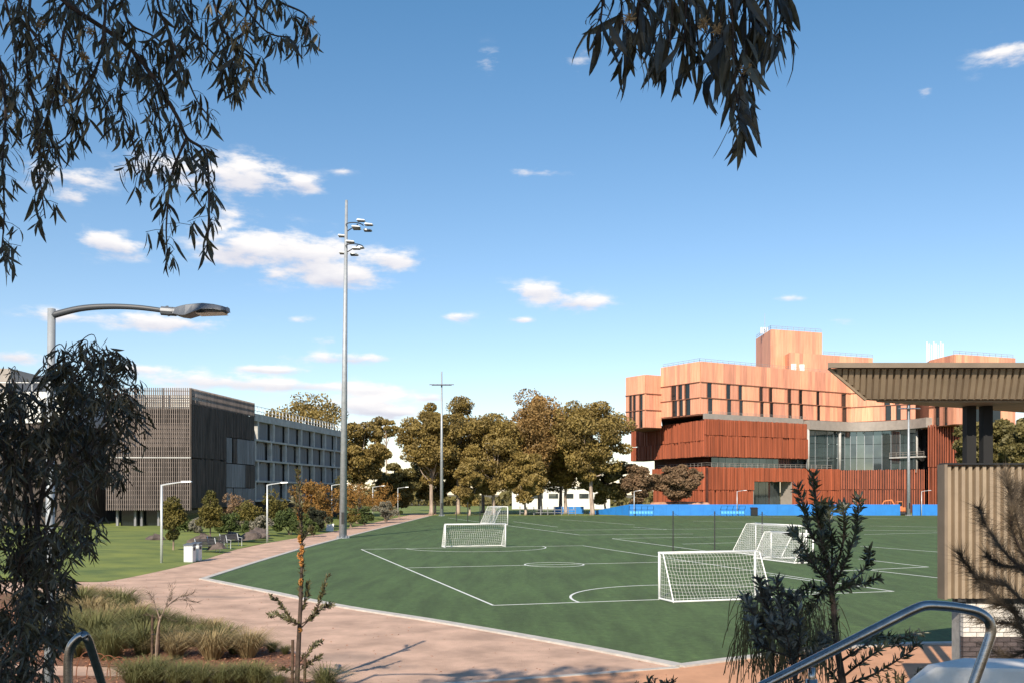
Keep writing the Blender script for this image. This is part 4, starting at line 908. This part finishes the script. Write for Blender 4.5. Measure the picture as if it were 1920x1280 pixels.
BP = thing('brick_pier', 'brick wall with pale upper courses over dark base courses', 'wall', (11,16.9,0))
xb = at(1805,0,16.75).x; b = MB(); b.box(((xb+.02+15)/2,17.0,(zb2-.1)/2+.0), (15-xb-.04,.46,zb2-.12)); b.build('mortar_core', 'mortar', BP)
bk = {}
def brick_me(w, m):
    if (w, m) not in bk:
        bb = MB(); bb.box((0,0,0), (w,.11,.074)); me = bb.mesh('brick'); me.materials.append(MATS[m]); bk[(w,m)] = me
    return bk[(w,m)]
z = zb2-.14; row = 0; split = at(0,1194,16.75).z
while z > .05:
    m_ = 'brick_white' if z > split else 'brick_dark'; xx = xb; first = True
    while xx < 12.9:
        w = .11 if (first and row % 2) else .23; first = False
        o = link(brick_me(w, m_), 'brick', None, BP); o.location = Vector((xx+w/2, 16.78+rnd.uniform(-.003,.003), z))-base_of(BP); xx += w+.01
    z -= .086; row += 1

# ------------------------------------------------------------ steps, rails, concrete wall
WLL = thing('concrete_wall', 'pale concrete stair wall with a flat top beyond the handrail', 'wall', (4,6.5,0))
a = [at(1690,1283,6.1), at(1757,1253,6.1), at(1805,1232,6.52)]; zt = a[1].z
b = MB(); b.prism([(a[0].x-.1,6.05),(a[1].x,6.1),(5.6,5.85),(5.6,6.3),(a[2].x,6.52),(a[1].x-.02,6.2)], 0, [zt-.16,zt,zt,zt,zt,zt]); bevel(b.build('wall', 'white_concrete', WLL), .012)
b = MB(); ST = thing('stair', 'concrete stair flight below the steel handrails', 'stair', (0,3.6,0))
for k in range(9): b = MB(); b.box((1.9-k*.30,3.75,(2.85-k*.16)/2), (.30,1.7,2.85-k*.16)); b.build('step', 'concrete', ST)
b = MB(); b.box((2.9,3.75,1.43), (1.7,1.7,2.86)); b.build('landing', 'concrete', ST)
HR = thing('handrail', 'brushed steel handrail rising to a rounded end beside the concrete wall', 'handrail', (1.2,3.3,2.2)); Yh = 3.3
def rtube(pts, Y): return bez([at(x,y,Y) for x, y in pts], 6)
pp = [at(1200,1398,Yh), at(1440,1280,Yh), at(1600,1199,Yh), at(1700,1148,Yh)] + rtube([(1715,1141),(1735,1134.5),(1765,1135),(1800,1139),(1832,1146),(1852,1160),(1858,1180),(1852,1205),(1832,1262),(1815,1310)], Yh)
b = MB(); b.tube(pp, .0175, 16); b.build('rail', 'steel', HR, smooth=True)
for (x_, y_) in ((1522,1240),(1300,1349)): c = at(x_,y_,Yh); b = MB(); b.tube([(c.x,Yh,c.z-.02),(c.x,Yh,c.z-.09)], .012, 10); b.tube([(c.x,Yh,c.z-.06),(c.x,Yh,gz(0,3)*.0+1.9)], .02, 12); b.build('baluster', 'steel', HR, smooth=True)
c = at(1815,1310,Yh); b = MB(); b.tube([(c.x,Yh,c.z+.01),(c.x-.02,Yh,2.8)], .0175, 14); b.build('end_post', 'steel', HR, smooth=True)
HL = thing('handrail', 'steel handrail loop beside the dark gum and rusty wire hoops', 'handrail', (-1.9,4.2,2.0))
pp = [Vector((at(128,1330,4.0).x,4.0,2.2))]+rtube([(128,1290),(128,1240),(133,1212),(147,1195),(158,1190)], 4.0)+[at(166,1200,4.05), at(182,1250,4.3), at(197,1300,4.6), at(215,1360,5.0)]
b = MB(); b.tube(pp, .019, 16); b.build('rail', 'steel', HL, smooth=True)
e = pp[-1]; b = MB(); b.tube([e, (e.x,e.y,1.8)], .022, 10); b.build('baluster', 'steel', HL)

# ------------------------------------------------------------ foreground planting
def tuft(x, y, h, m, seed, n=230, spread=.95):
    rs = np.random.RandomState(seed); V = []; Fc = []
    for i in range(n):
        a = rs.uniform(0, 2*math.pi); l = h*rs.uniform(.6,1.15); lean_ = rs.uniform(.05,1)**.8*spread*h*1.25; r0 = rs.uniform(0,.22)*h; w = .0048*rs.uniform(.7,1.5)
        d = np.array([math.cos(a), math.sin(a), 0]); s_ = np.array([-d[1], d[0], 0])*w; base = d*r0
        p1 = base+d*lean_*.35+np.array([0,0,l*.6]); p2 = base+d*lean_*.8+np.array([0,0,l*.86]); p3 = base+d*lean_*1.25+np.array([0,0,l*(.98-.5*lean_/h*.6)])
        k = len(V); V += [base-s_, base+s_, p1-s_*.9, p1+s_*.9, p2-s_*.6, p2+s_*.6, p3]; Fc += [(k,k+1,k+3,k+2),(k+2,k+3,k+5,k+4),(k+4,k+5,k+6)]
    me = bpy.data.meshes.new('tussock'); me.from_pydata([tuple(q) for q in V], [], Fc); me.materials.append(MATS[m]); return me
TG = [tuft(0,0,.72,'tuft_green',s_,520) for s_ in range(4)]; TS = [tuft(0,0,.66,'tuft_straw',s_+10,520) for s_ in range(3)]
r_ = random.Random(11); placed = []
def put_tuft(p, straw, sc):
    o = bpy.data.objects.new('grass_tussock', r_.choice(TS if straw else TG)); COL.objects.link(o); o.location = (p.x,p.y,-.0); o.rotation_euler = (0,0,r_.uniform(0,6)); sc *= r_.uniform(.72,1.12); o.scale = (sc*1.1,sc*1.1,sc)
    tag(o, 'straw coloured tussock of fine grass in the mulch bed' if straw else 'green tussock of fine grass in the mulch bed', 'grass', 'straw tussocks' if straw else 'green tussocks')
for (px, py, s_, sc) in ((398,1236,1,1.15),(465,1232,1,1.05),(330,1232,1,1.1),(310,1215,1,1.2),(360,1210,0,1.1),(420,1212,0,1.05),(440,1225,0,.8),(270,1225,0,1.2),(230,1215,1,1.2),(250,1195,0,1.3),(200,1190,1,1.3),(300,1190,0,1.2),(345,1190,0,1),(170,1170,1,1.3),(210,1165,0,1.3),(255,1170,1,1.2),(150,1150,0,1.3),(190,1148,1,1.25),(225,1152,0,1.2),(180,1215,0,1.3),(150,1200,0,1.3),(120,1180,0,1.3),(110,1150,1,1.3),(290,1170,1,1),(330,1180,0,.9),(380,1190,0,.9),(535,1226,0,.45),(510,1222,0,.5),(485,1212,0,.6),(400,1195,1,.8),(140,1232,0,1.2),(205,1236,0,1.1),(80,1200,0,1.3),(60,1160,0,1.3),(160,1128,1,1.2),(200,1134,1,1.1),(240,1145,0,1.0)): put_tuft(gd(px,py), s_, sc)
for (px, py, s_, sc) in ((290,1285,0,.95),(330,1290,0,1),(375,1288,0,.95),(415,1290,0,.95),(450,1285,0,.85),(480,1288,0,.9),(255,1290,0,1),(500,1272,1,.4),(610,1292,0,.7),(520,1290,0,.6),(350,1272,0,.6)): put_tuft(gd(px,py), s_, sc)
# saplings and stakes
def stake_pair(pts, lbl):
    for p, h in pts: b = MB(); b.tube([(p.x,p.y,-.05),(p.x+.01,p.y,h)], .033, 8); o = b.build('timber_stake', 'stake'); tag(o, lbl, 'stake', 'round timber stakes holding saplings')
stake_pair([(gd(285,1245),1.22),(gd(297,1244),1.22)], 'dark timber stake beside the bent wispy sapling'); stake_pair([(gd(571,1292),.72),(gd(548,1290),1.05)], 'short dark timber stake beside the orange flowering sapling')
pts_tie = [gd(285,1245), gd(297,1244)]
Y = gd(291,1246).y; T = thing('wispy_sapling', 'bent wispy sapling tied between two dark stakes', 'tree', (at(291,0,Y).x,Y,0))
def P(x, y, dy=0): return at(x, y, Y+dy)
b = MB(); b.tube(bez([P(292,1250),P(294,1195),P(300,1160),P(312,1135)],4), [.03]*4+[.022]*5+[.014]*4, 6); b.tube(bez([P(300,1160),P(290,1130),P(288,1110)],3), [.014]*3+[.006]*4, 5); b.tube(bez([P(308,1140),P(330,1122),P(350,1112),P(368,1118)],4), [.014]*4+[.008]*4+[.005]*5, 5); b.build('trunk', 'bark', T)
nd = []; V = []; Fc = []; rs = np.random.RandomState(2)
for (x0_, y0_, x1_, y1_) in ((312,1135,330,1090),(310,1138,350,1110),(330,1122,372,1128),(340,1118,368,1110),(290,1130,280,1110),(300,1160,275,1150),(320,1128,318,1098),(345,1114,360,1140),(300,1150,330,1165)):
    for k in range(26):
        t = rs.uniform(0,1); c = np.array(P(x0_+(x1_-x0_)*t+rs.uniform(-2,2), y0_+(y1_-y0_)*t, rs.uniform(-.15,.15))); d = np.array([(x1_-x0_)/60+rs.uniform(-.5,.5), rs.uniform(-.4,.4), -(y1_-y0_)/60+rs.uniform(-.3,.5)]); d = d/np.linalg.norm(d)*rs.uniform(.1,.22); s_ = np.cross(d,[0,1,0])*.035
        k_ = len(V); V += [c-s_, c+s_, c+d]; Fc.append((k_,k_+1,k_+2))
npmesh('foliage', np.array(V), np.array(Fc), 'needle', T, 'stuff')
b = MB(); b.tube([tuple(pts_tie[0]+Vector((0,-.04,.75))), tuple(pts_tie[1]+Vector((0,-.04,.75)))], .012, 5); b.build('tie', 'dark_metal', T)
def branch_leaves(path3, rs, step, ln, spread, up, per=3, wf=1.3, start=.15):
    P_ = bez(path3, 8); out = []; acc = 0; L_ = sum((P_[i+1]-P_[i]).length for i in range(len(P_)-1)); s_ = 0
    for i in range(len(P_)-1):
        d = P_[i+1]-P_[i]; l = d.length; dn = d.normalized() if l > 0 else Vector((0,0,1))
        m_ = max(1, int(l/step+rs.uniform(0,1)))
        for k in range(m_):
            s2 = s_+l*k/m_
            if s2/L_ < start: continue
            p = P_[i]+d*(k/m_)
            for q in range(per):
                r3 = Vector(rs.normal(size=3)); r3 = (r3-dn*r3.dot(dn)).normalized(); dr = (dn*(.55+.3*rs.uniform())+r3*spread+Vector((0,0,up))).normalized()
                out.append((p, dr, Vector(rs.normal(size=3)), ln*rs.uniform(.65,1.2), wf))
        s_ += l
    return out
# orange flowering sapling
Y = 20.4; T = thing('flowering_sapling', 'slender sapling with orange flower spikes and sparse small leaves', 'tree', (at(556,0,Y).x,Y,0)); rs = np.random.RandomState(8)
stems = [[(556,1300),(560,1210),(564,1120),(566,1040),(563,960),(559,880)],[(564,1172),(545,1160),(525,1130),(508,1116)],[(564,1170),(590,1150),(606,1105),(616,1076)],[(566,1175),(596,1145),(612,1135),(624,1133)],[(564,1170),(548,1165),(520,1150),(505,1153)],[(562,1240),(580,1220),(592,1207),(602,1203)],[(562,1256),(585,1240),(600,1232)],[(560,1262),(545,1256),(524,1254)],[(564,1150),(575,1120),(578,1090)],[(564,1020),(575,1000),(585,990)],[(563,975),(556,950),(548,935)]]
b = MB(); lv = []
for i, s_ in enumerate(stems):
    pp = [at(x,y,Y+rs.uniform(-.25,.25)*(i > 0)*(j > 0)) for j, (x,y) in enumerate(s_)]; pb = bez(pp,4); n_ = len(pb); b.tube(pb, [(.062 if i == 0 else .016)*(1-.85*k/n_) for k in range(n_)], 7)
    lv += branch_leaves(pp, rs, .034 if i else .036, .115, .8, .2, 4, 2.3, .12 if i else .42)
b.build('trunk', 'bark_dark', T); leaves(lv, T, 'young_leaf', 200)
for (x, y, h) in ((562,1010,16),(566,1030,16),(565,1052,18),(561,1041,12),(564,1090,12),(563,1180,9),(560,965,9)):
    b = MB(); c = at(x,y,Y-.03); hh = h*Y/F/2
    for k in range(70):
        t = rs.uniform(-1,1); a_ = rs.uniform(0,6.28); q = c+Vector((0,0,t*hh)); d = Vector((math.cos(a_),math.sin(a_),rs.uniform(-.1,.5)))*.052*(1-.5*t*t); b.tube([q, q+d*.6, q+d], [.008,.012,.007], 4)
    b.build('flower_spike', 'orange_flower', T)
# rusty wire hoops
T = thing('hoop_edging', 'rusty wire hoop edging beside the steel handrail loop', 'edging', (-8.5,21.4,0))
for k in range(8):
    c = at(165+k*19,0,21.4); r__ = .27; hz_ = .62-.04*k; b = MB(); b.tube([(c.x-r__*math.cos(a_), 21.4+.02*(k%2), hz_*math.sin(a_)**.8 if math.sin(a_) > 0 else 0) for a_ in [math.pi*i/14 for i in range(15)]], .011, 5); b.build('hoop', 'rust', T)

# the two-stemmed shrub on the right
Y = 7.6; T = thing('leafy_shrub', 'dark leathery leaved young tree with upright shoots before the goals', 'tree', (at(1580,0,Y).x,Y,gz(0,Y)-.06)); rs = np.random.RandomState(21)
stems = [[(1600,1420),(1582,1290),(1568,1200),(1560,1110),(1545,1030),(1532,960),(1524,884)],[(1558,1100),(1560,1030),(1556,985),(1554,938)],[(1560,1105),(1590,1040),(1606,985),(1612,928)],[(1556,1095),(1520,1050),(1500,1010),(1482,996)],[(1560,1110),(1600,1085),(1625,1060),(1632,1030)],[(1545,1030),(1520,1000),(1506,950),(1496,910)],[(1560,1080),(1580,1020),(1582,960),(1578,945)],[(1558,1112),(1530,1100),(1508,1105),(1500,1120)],[(1558,1108),(1590,1100),(1625,1090),(1645,1082)],
         [(1578,1270),(1630,1230),(1690,1195),(1735,1185)],[(1574,1240),(1620,1210),(1650,1190),(1690,1210)],[(1580,1285),(1640,1262),(1700,1225),(1720,1205)],[(1585,1300),(1560,1260),(1530,1235),(1520,1200)],[(1556,1060),(1530,1045),(1510,1050),(1495,1030)],[(1552,1060),(1540,1010),(1545,975),(1540,940)],[(1558,1090),(1540,1110),(1525,1135),(1518,1140)]]
b = MB(); lv = []
for i, s_ in enumerate(stems):
    pp = [at(x,y,Y+(rs.uniform(-.22,.22) if i and j else 0)) for j, (x,y) in enumerate(s_)]; pb = bez(pp,4); n_ = len(pb); b.tube(pb, [(.034 if i == 0 else .011)*(1-.8*k/n_) for k in range(n_)], 7)
    lv += branch_leaves(pp, rs, .022, .075, .95, .2, 5 if i not in (9,10,11,12) else 3, 1.7, .42 if i == 0 else .1)
b.build('trunk', 'bark_dark', T); leaves(lv, T, 'shrub_leaf', 300)
Y = 7.0; T = thing('silver_shrub', 'bushy shrub with silvery glinting leaves beside the young tree', 'shrub', (at(1470,0,Y).x,Y,gz(0,Y)-.06)); rs = np.random.RandomState(22); b = MB(); lv = []
for i, s_ in enumerate([[(1500,1420),(1490,1260),(1460,1180),(1430,1120),(1425,1085)],[(1490,1260),(1475,1190),(1462,1120),(1455,1085)],[(1480,1220),(1440,1180),(1405,1140),(1398,1118)],[(1488,1250),(1500,1200),(1495,1150),(1490,1110)],[(1478,1210),(1450,1170),(1440,1130),(1445,1100)],[(1480,1230),(1430,1210),(1415,1180),(1410,1160)],[(1490,1260),(1520,1230),(1540,1210),(1548,1190)],[(1480,1220),(1475,1170),(1478,1140),(1475,1115)]]):
    pp = [at(x,y,Y+(rs.uniform(-.2,.2) if i and j else 0)) for j, (x,y) in enumerate(s_)]; pb = bez(pp,4); n_ = len(pb); b.tube(pb, [(.02 if i == 0 else .009)*(1-.8*k/n_) for k in range(n_)], 6)
    lv += branch_leaves(pp, rs, .024, .08, .9, .15, 5, 1.9, .35 if i == 0 else .15)
b.build('stem', 'bark_dark', T); leaves(lv, T, 'silver_leaf', 250)
def strands(T, roots, m, rs, ln, n, spread, Yd):
    V = []; Fc = []
    for (x, y) in roots:
        for k in range(n):
            p = np.array(at(x+rs.uniform(-14,14), y+rs.uniform(-25,35), Yd+rs.uniform(-.3,.3))); vx = rs.normal()*spread; l = ln*rs.uniform(.5,1.2); prev = p; w = .0035
            for j in range(5):
                q = prev+np.array([vx*l/5*(1-j/6)+rs.normal()*.006, rs.normal()*.01, (-l/5)*(j*.35-.15 if j < 3 else 1)])
                k_ = len(V); V += [prev-[w,0,0], prev+[w,0,0], q+[w*.8,0,0], q-[w*.8,0,0]]; Fc.append((k_,k_+1,k_+2,k_+3)); prev = q
    npmesh('foliage', np.array(V), np.array(Fc), m, T, 'stuff')
Y = 7.6; T = thing('weeping_shrub', 'weeping shrub of fine reddish olive strands beneath the silvery shrub', 'shrub', (at(1440,0,Y).x,Y,gz(0,Y)-.06)); rs = np.random.RandomState(23)
strands(T, [(x,y) for x in range(1395,1560,13) for y in (1120+abs(x-1450)*.35, 1165+abs(x-1450)*.25, 1215)], 'weeping', rs, .5, 15, .3, Y)
b = MB(); b.tube(bez([at(1450,1420,Y),at(1448,1260,Y),at(1440,1150,Y),at(1420,1115,Y)],4), [.02]*13, 6); b.tube(bez([at(1449,1280,Y),at(1480,1200,Y),at(1510,1160,Y)],4), [.012]*9, 6); b.build('stem', 'bark_dark', T)
# needle-leaved plant at the right edge
Y = 7.4; T = thing('needle_shrub', 'fine needled dark shrub before the corrugated screen', 'shrub', (at(1935,0,Y).x,Y,gz(0,Y)-.06)); rs = np.random.RandomState(24); b = MB(); V = []; Fc = []
for s_ in [[(1960,1400),(1945,1200),(1925,1050),(1895,930),(1885,890)],[(1940,1180),(1880,1130),(1830,1080),(1800,1040)],[(1930,1080),(1880,1030),(1850,985),(1835,950)],[(1945,1200),(1900,1170),(1850,1165),(1820,1150)],[(1925,1050),(1900,1000),(1895,960),(1905,910)],[(1945,1210),(1890,1230),(1850,1210)],[(1940,1150),(1890,1100),(1860,1090),(1835,1085)],[(1925,1060),(1880,1060),(1850,1040)],[(1945,1230),(1915,1180),(1900,1140),(1870,1130)],[(1930,1000),(1915,960),(1920,920)]]:
    pp = [at(x,y,Y+rs.uniform(-.2,.2)) for x, y in s_]; pb = bez(pp,6); n_ = len(pb); b.tube(pb, [.012*(1-.8*k/n_) for k in range(n_)], 5)
    for i in range(1,n_):
        d = np.array(pb[i]-pb[i-1]); d /= np.linalg.norm(d)
        for k in range(44):
            r3 = rs.normal(size=3); dr = d*.9+r3*.5; dr = dr/np.linalg.norm(dr)*rs.uniform(.08,.2); c = np.array(pb[i-1])+(np.array(pb[i])-np.array(pb[i-1]))*rs.uniform(0,1); sx = np.cross(dr,[0,1,0]); sx = sx/np.linalg.norm(sx)*.0017
            k_ = len(V); V += [c-sx, c+sx, c+dr]; Fc.append((k_,k_+1,k_+2))
b.build('stem', 'bark_dark', T); npmesh('foliage', np.array(V), np.array(Fc), 'needle', T, 'stuff')
Y = 9.0; rs = np.random.RandomState(25)
for (px, py, lbl) in ((1690,1262,'low yellowish shrub in front of the pale concrete wall'),(1210,1275,'low dark shrub tips at the orange path edge')):
    T = thing('low_shrub', lbl, 'shrub', (at(px,0,Y).x,Y,gz(0,Y)-.06)); b = MB(); lv = []
    for k in range(9):
        dx = rs.uniform(-55,55); pp = [at(px+dx*.3,1420,Y), at(px+dx*.7,py+45,Y+rs.uniform(-.2,.2)), at(px+dx,py+rs.uniform(-12,12),Y+rs.uniform(-.2,.2))]; b.tube(bez(pp,3), .008, 5); lv += branch_leaves(pp, rs, .045, .06, .8, .2, 3, 2.0, .5)
    b.build('stem', 'bark_dark', T); leaves(lv, T, 'young_leaf', 80)

# ------------------------------------------------------------ the near gums
def hang_leaves(P_, rs, per, ln, twig, step, wf=1.0, start=0.0, tw=None, fan=.42):
    out = []; L_ = sum((P_[i+1]-P_[i]).length for i in range(len(P_)-1)); s_ = 0
    for i in range(len(P_)-1):
        d = P_[i+1]-P_[i]; l = d.length; m_ = max(1, int(l/step+rs.uniform(0,1)))
        for k in range(m_):
            if (s_+l*k/m_)/L_ < start: continue
            p = P_[i]+d*(k/m_); t = Vector((rs.normal(), rs.normal(), rs.uniform(-1.6,.3))).normalized()*twig*rs.uniform(.3,1.2); e = p+t
            if tw is not None and t.length > twig*.4: tw.append((p, p+t*.5+Vector((0,0,.01)), e))
            for q in range(per):
                f = rs.uniform(.3,1); c = p+t*f; dr = Vector((rs.normal()*fan, rs.normal()*fan, -1)).normalized()
                out.append((c, dr, Vector((rs.normal(), rs.normal(), rs.normal()*.2)), ln*rs.uniform(.6,1.25), wf))
        s_ += l
    return out
# gum standing left of the viewpoint: its branches hang into the top left
rs = np.random.RandomState(31); Y = 6.5
T = thing('hanging_gum', 'gum tree whose long thin drooping branches fill the upper left sky', 'tree', (-6.2,2.6,2.5))
b = MB(); b.tube([(-6.2,2.6,2.3),(-6.1,2.6,5),(-5.9,2.4,8),(-5.6,1.5,11),(-5.3,-.5,14)], [.28,.22,.18,.13,.05], 10); b.build('trunk', 'bark_pale', T, smooth=True)
strs = [[(100,-60),(118,0),(245,92),(324,205),(350,258),(385,289),(392,380),(388,470)],[(350,258),(322,330),(312,420),(314,480)],[(245,92),(225,180),(250,270),(262,325)],[(60,-40),(50,120),(70,230),(75,330),(85,410)],[(-10,60),(10,200),(5,300),(8,400),(2,480)],[(300,-40),(330,0),(380,80),(430,130),(440,175)],[(440,-40),(450,0),(500,60),(545,70)],[(510,-40),(520,0),(575,30),(572,75)],[(200,-50),(190,100),(150,180),(130,250),(75,290)],[(390,-40),(400,0),(420,60),(475,110),(470,160)],[(120,60),(100,180),(60,290)],[(290,-40),(300,20),(340,120),(370,190),(398,225)],[(0,-40),(30,100),(20,220)],[(245,92),(290,180),(300,270),(272,320)],[(130,-40),(140,60),(180,150),(215,240)],[(220,-40),(240,40),(290,70),(330,110)],[(350,-40),(360,40),(330,90),(300,130)],[(20,-40),(60,60),(110,120),(120,200)],[(160,-40),(100,30),(60,80)],[(470,-40),(480,30),(440,80),(420,130)]]
lv = []; tw = []; b = MB()
for i, s_ in enumerate(strs):
    yy = Y+rs.uniform(-.5,.5); P_ = bez([at(x,y,yy+rs.uniform(-.12,.12)) for x, y in s_],6); n_ = len(P_); b.tube(P_, [(.016 if i == 0 else .008)*(1-.8*k/n_)+.002 for k in range(n_)], 6)
    lv += hang_leaves(P_, rs, 4, .14, .14, .04, 1.1, .06, tw)
for (a_, m_, e_) in tw: b.tube([a_, m_, e_], .0022, 3, False)
b.build('twigs', 'bark_dark', T)
for i, s_ in enumerate(strs):
    if s_[0][1] >= 0: continue
    p = at(*s_[0],Y); bb = MB(); bb.tube(bez([(-6,2.5,7.2),(-4.8+.05*i,4.6,8.6+.05*(i%5)),tuple(p+Vector((0,0,.35))),tuple(p)],5), [.05-.0025*k for k in range(16)], 6); bb.build('branch', 'bark_dark', T, smooth=True)
leaves(lv, T, 'near_leaf', 300)
for (x, y) in ((170,60),(105,110),(225,105),(158,108),(140,170),(460,45),(75,45),(585,40)):
    bb = MB(); c = at(x,y,Y-.3); 
    for k in range(46): d = Vector(rs.normal(size=3)).normalized()*rs.uniform(.018,.042); bb.tube([c, c+d], [.0022,.003], 3)
    bb.build('blossom', 'blossom', T)
def shade_crown(T, cents, rads, per, leaf, m, seed):
    rs = np.random.RandomState(seed); C = blob_cloud(rs, cents, rads, per, .9); V, Fc = cards(C, leaf, rs, .1, .45); npmesh('crown', V, Fc, m, T)
cr = np.random.RandomState(40); cents = [(-5.5+cr.uniform(-4.5,2.2), cr.uniform(-9,.5), cr.uniform(9.2,15)) for _ in range(34)]
shade_crown(T, cents, [cr.uniform(1.2,1.9) for _ in cents], 420, .17, 'near_leaf', 41)  # crown out of view, placed and shaped to shade the near plants
for c in cents[:14]: bb = MB(); bb.tube([(-5.9,2.2,8+.2*(c[2]-9)),((c[0]-5.9)/2,(c[1]+2.2)/2,c[2]-1.2),c], [.1,.07,.02], 6); bb.build('limb', 'bark_pale', T, smooth=True)
# gum behind the viewpoint: one branch hangs in at the top
rs = np.random.RandomState(33); Y = 3.5
T = thing('overhanging_gum', 'gum tree with one dense bunch of big sickle leaves hanging at the top', 'tree', (1.8,-2.6,2.54))
b = MB(); b.tube([(1.8,-2.6,2.3),(1.75,-2.6,5),(1.5,-2.7,8),(.6,-3.4,11),(-1,-4.5,13.5)], [.33,.27,.22,.16,.05], 10); b.build('trunk', 'bark_pale', T, smooth=True)
b = MB(); lim = bez([(1.7,-2.6,6.5),(1.7,.3,7.2),(1.3,2.5,6.95),(.75,3.5,6.55)],6); b.tube(lim, [.06-.0022*k for k in range(len(lim))], 8); b.build('branch', 'bark_dark', T, smooth=True)
lv = []; b = MB(); tw = []
for i, s_ in enumerate([[(1135,-120),(1130,0),(1126,40)],[(1200,-120),(1195,40),(1180,100)],[(1235,-120),(1240,40),(1228,95)],[(1290,-120),(1285,40),(1280,110)],[(1330,-120),(1335,60),(1335,140)],[(1370,-120),(1375,100),(1385,200),(1405,225)],[(1410,-120),(1405,100),(1415,190)],[(1440,-120),(1440,40),(1455,70)],[(1465,-120),(1462,10),(1472,45)],[(1265,-120),(1260,20),(1255,80)],[(1310,-120),(1305,20),(1310,90)],[(1170,-120),(1165,0),(1170,60)],[(1390,-120),(1395,20),(1400,110)],[(1350,-120),(1350,20),(1362,120)]]):
    yy = Y+rs.uniform(-.22,.22); P_ = bez([at(x,y,yy+rs.uniform(-.04,.04)) for x, y in s_],6); b.tube([tuple(lim[-1-(i%4)])]+[tuple(q) for q in P_], .004, 5); lv += hang_leaves(P_, rs, 2, .155, .06, .03, 1.1, .2 if i != 0 else .6, tw, .3)
for (a_, m_, e_) in tw: b.tube([a_, m_, e_], .0018, 3, False)
b.build('twigs', 'bark_dark', T); leaves(lv, T, 'near_leaf_b', 300)
for (x, y) in ((1345,55),(1320,45),(1180,35),(1400,130)):
    bb = MB(); c = at(x,y,Y-.15)
    for k in range(60): d = Vector(rs.normal(size=3)).normalized()*rs.uniform(.012,.03); bb.tube([c, c+d], [.0012,.0018], 3)
    bb.build('blossom', 'blossom', T)
cr = np.random.RandomState(44); cents = [(cr.uniform(-6,-1.4), cr.uniform(-9,-1.0), cr.uniform(8.6,12)) for _ in range(40)]
shade_crown(T, cents, [cr.uniform(1.3,2.1) for _ in cents], 420, .18, 'near_leaf', 45)  # unseen crown, shifted off the trunk to shade the hanging leaf bunch
for c in cents[:16]: bb = MB(); bb.tube([(1.4,-2.8,8+.2*(c[2]-9)),((c[0]+1.4)/2,(c[1]-2.8)/2,c[2]-1.4),c], [.12,.08,.02], 6); bb.build('limb', 'bark_pale', T, smooth=True)
# dark young gum at the left edge, in front of the street lamp
rs = np.random.RandomState(51); Y = 8.2
T = thing('young_gum', 'dark leafy young gum hiding the foot of the street lamp', 'tree', (at(40,0,Y).x,Y,gz(0,Y)-.06))
poly = [(-80,660),(-20,690),(60,660),(100,650),(150,622),(200,632),(258,672),(272,705),(255,730),(270,775),(240,800),(252,850),(232,900),(190,900),(200,960),(185,1000),(150,1050),(130,1120),(150,1160),(105,1240),(95,1300),(-120,1300),(-120,700)]
b = MB(); lv = []; tw = []; base = at(40,1420,Y); n_s = 0
b.tube(bez([base, at(45,1250,Y), at(60,1050,Y), at(95,850,Y), at(150,700,Y)],5), [.05-.0022*k for k in range(21)], 8)
while n_s < 390:
    x, y = rs.uniform(-110,275), rs.uniform(622,1290)
    if not inside((x,y), poly): continue
    n_s += 1; yy = Y+rs.normal()*.45; st = at(x-rs.uniform(10,60)*(x > 60)+rs.uniform(-10,10), y+rs.uniform(20,70), yy-.1); e = at(x, y, yy); md = (st+e)/2+Vector((0,0,.06)); P_ = bez([st, md, e, e+Vector((rs.normal()*.06,rs.normal()*.06,-.12))],4)
    b.tube(P_, .004, 4, False); lv += hang_leaves(P_, rs, 3, .125, .17, .05, 1.15, .2, None, .8)
for k in range(16):
    x, y = rs.uniform(-60,240), rs.uniform(700,1200)
    if inside((x,y), poly): b.tube(bez([at(50+.05*k,1150-20*k,Y), at((x+60)/2,(y+1000)/2-30,Y+rs.normal()*.2), at(x,y,Y+rs.normal()*.4)],4), [.016-.0012*q for q in range(9)], 5)
b.build('trunk', 'bark_dark', T); lv = [l for l in lv if inside((960+l[0].x*F/l[0].y, HZ-(l[0].z-EYE)*F/l[0].y-6), poly) or rs.uniform() < .35]
leaves(lv, T, 'near_leaf', 300)
# fine bare twig tips at the far left
print('objects', len(bpy.data.objects), 'tris', sum(len(m.polygons) for m in bpy.data.meshes)*2)
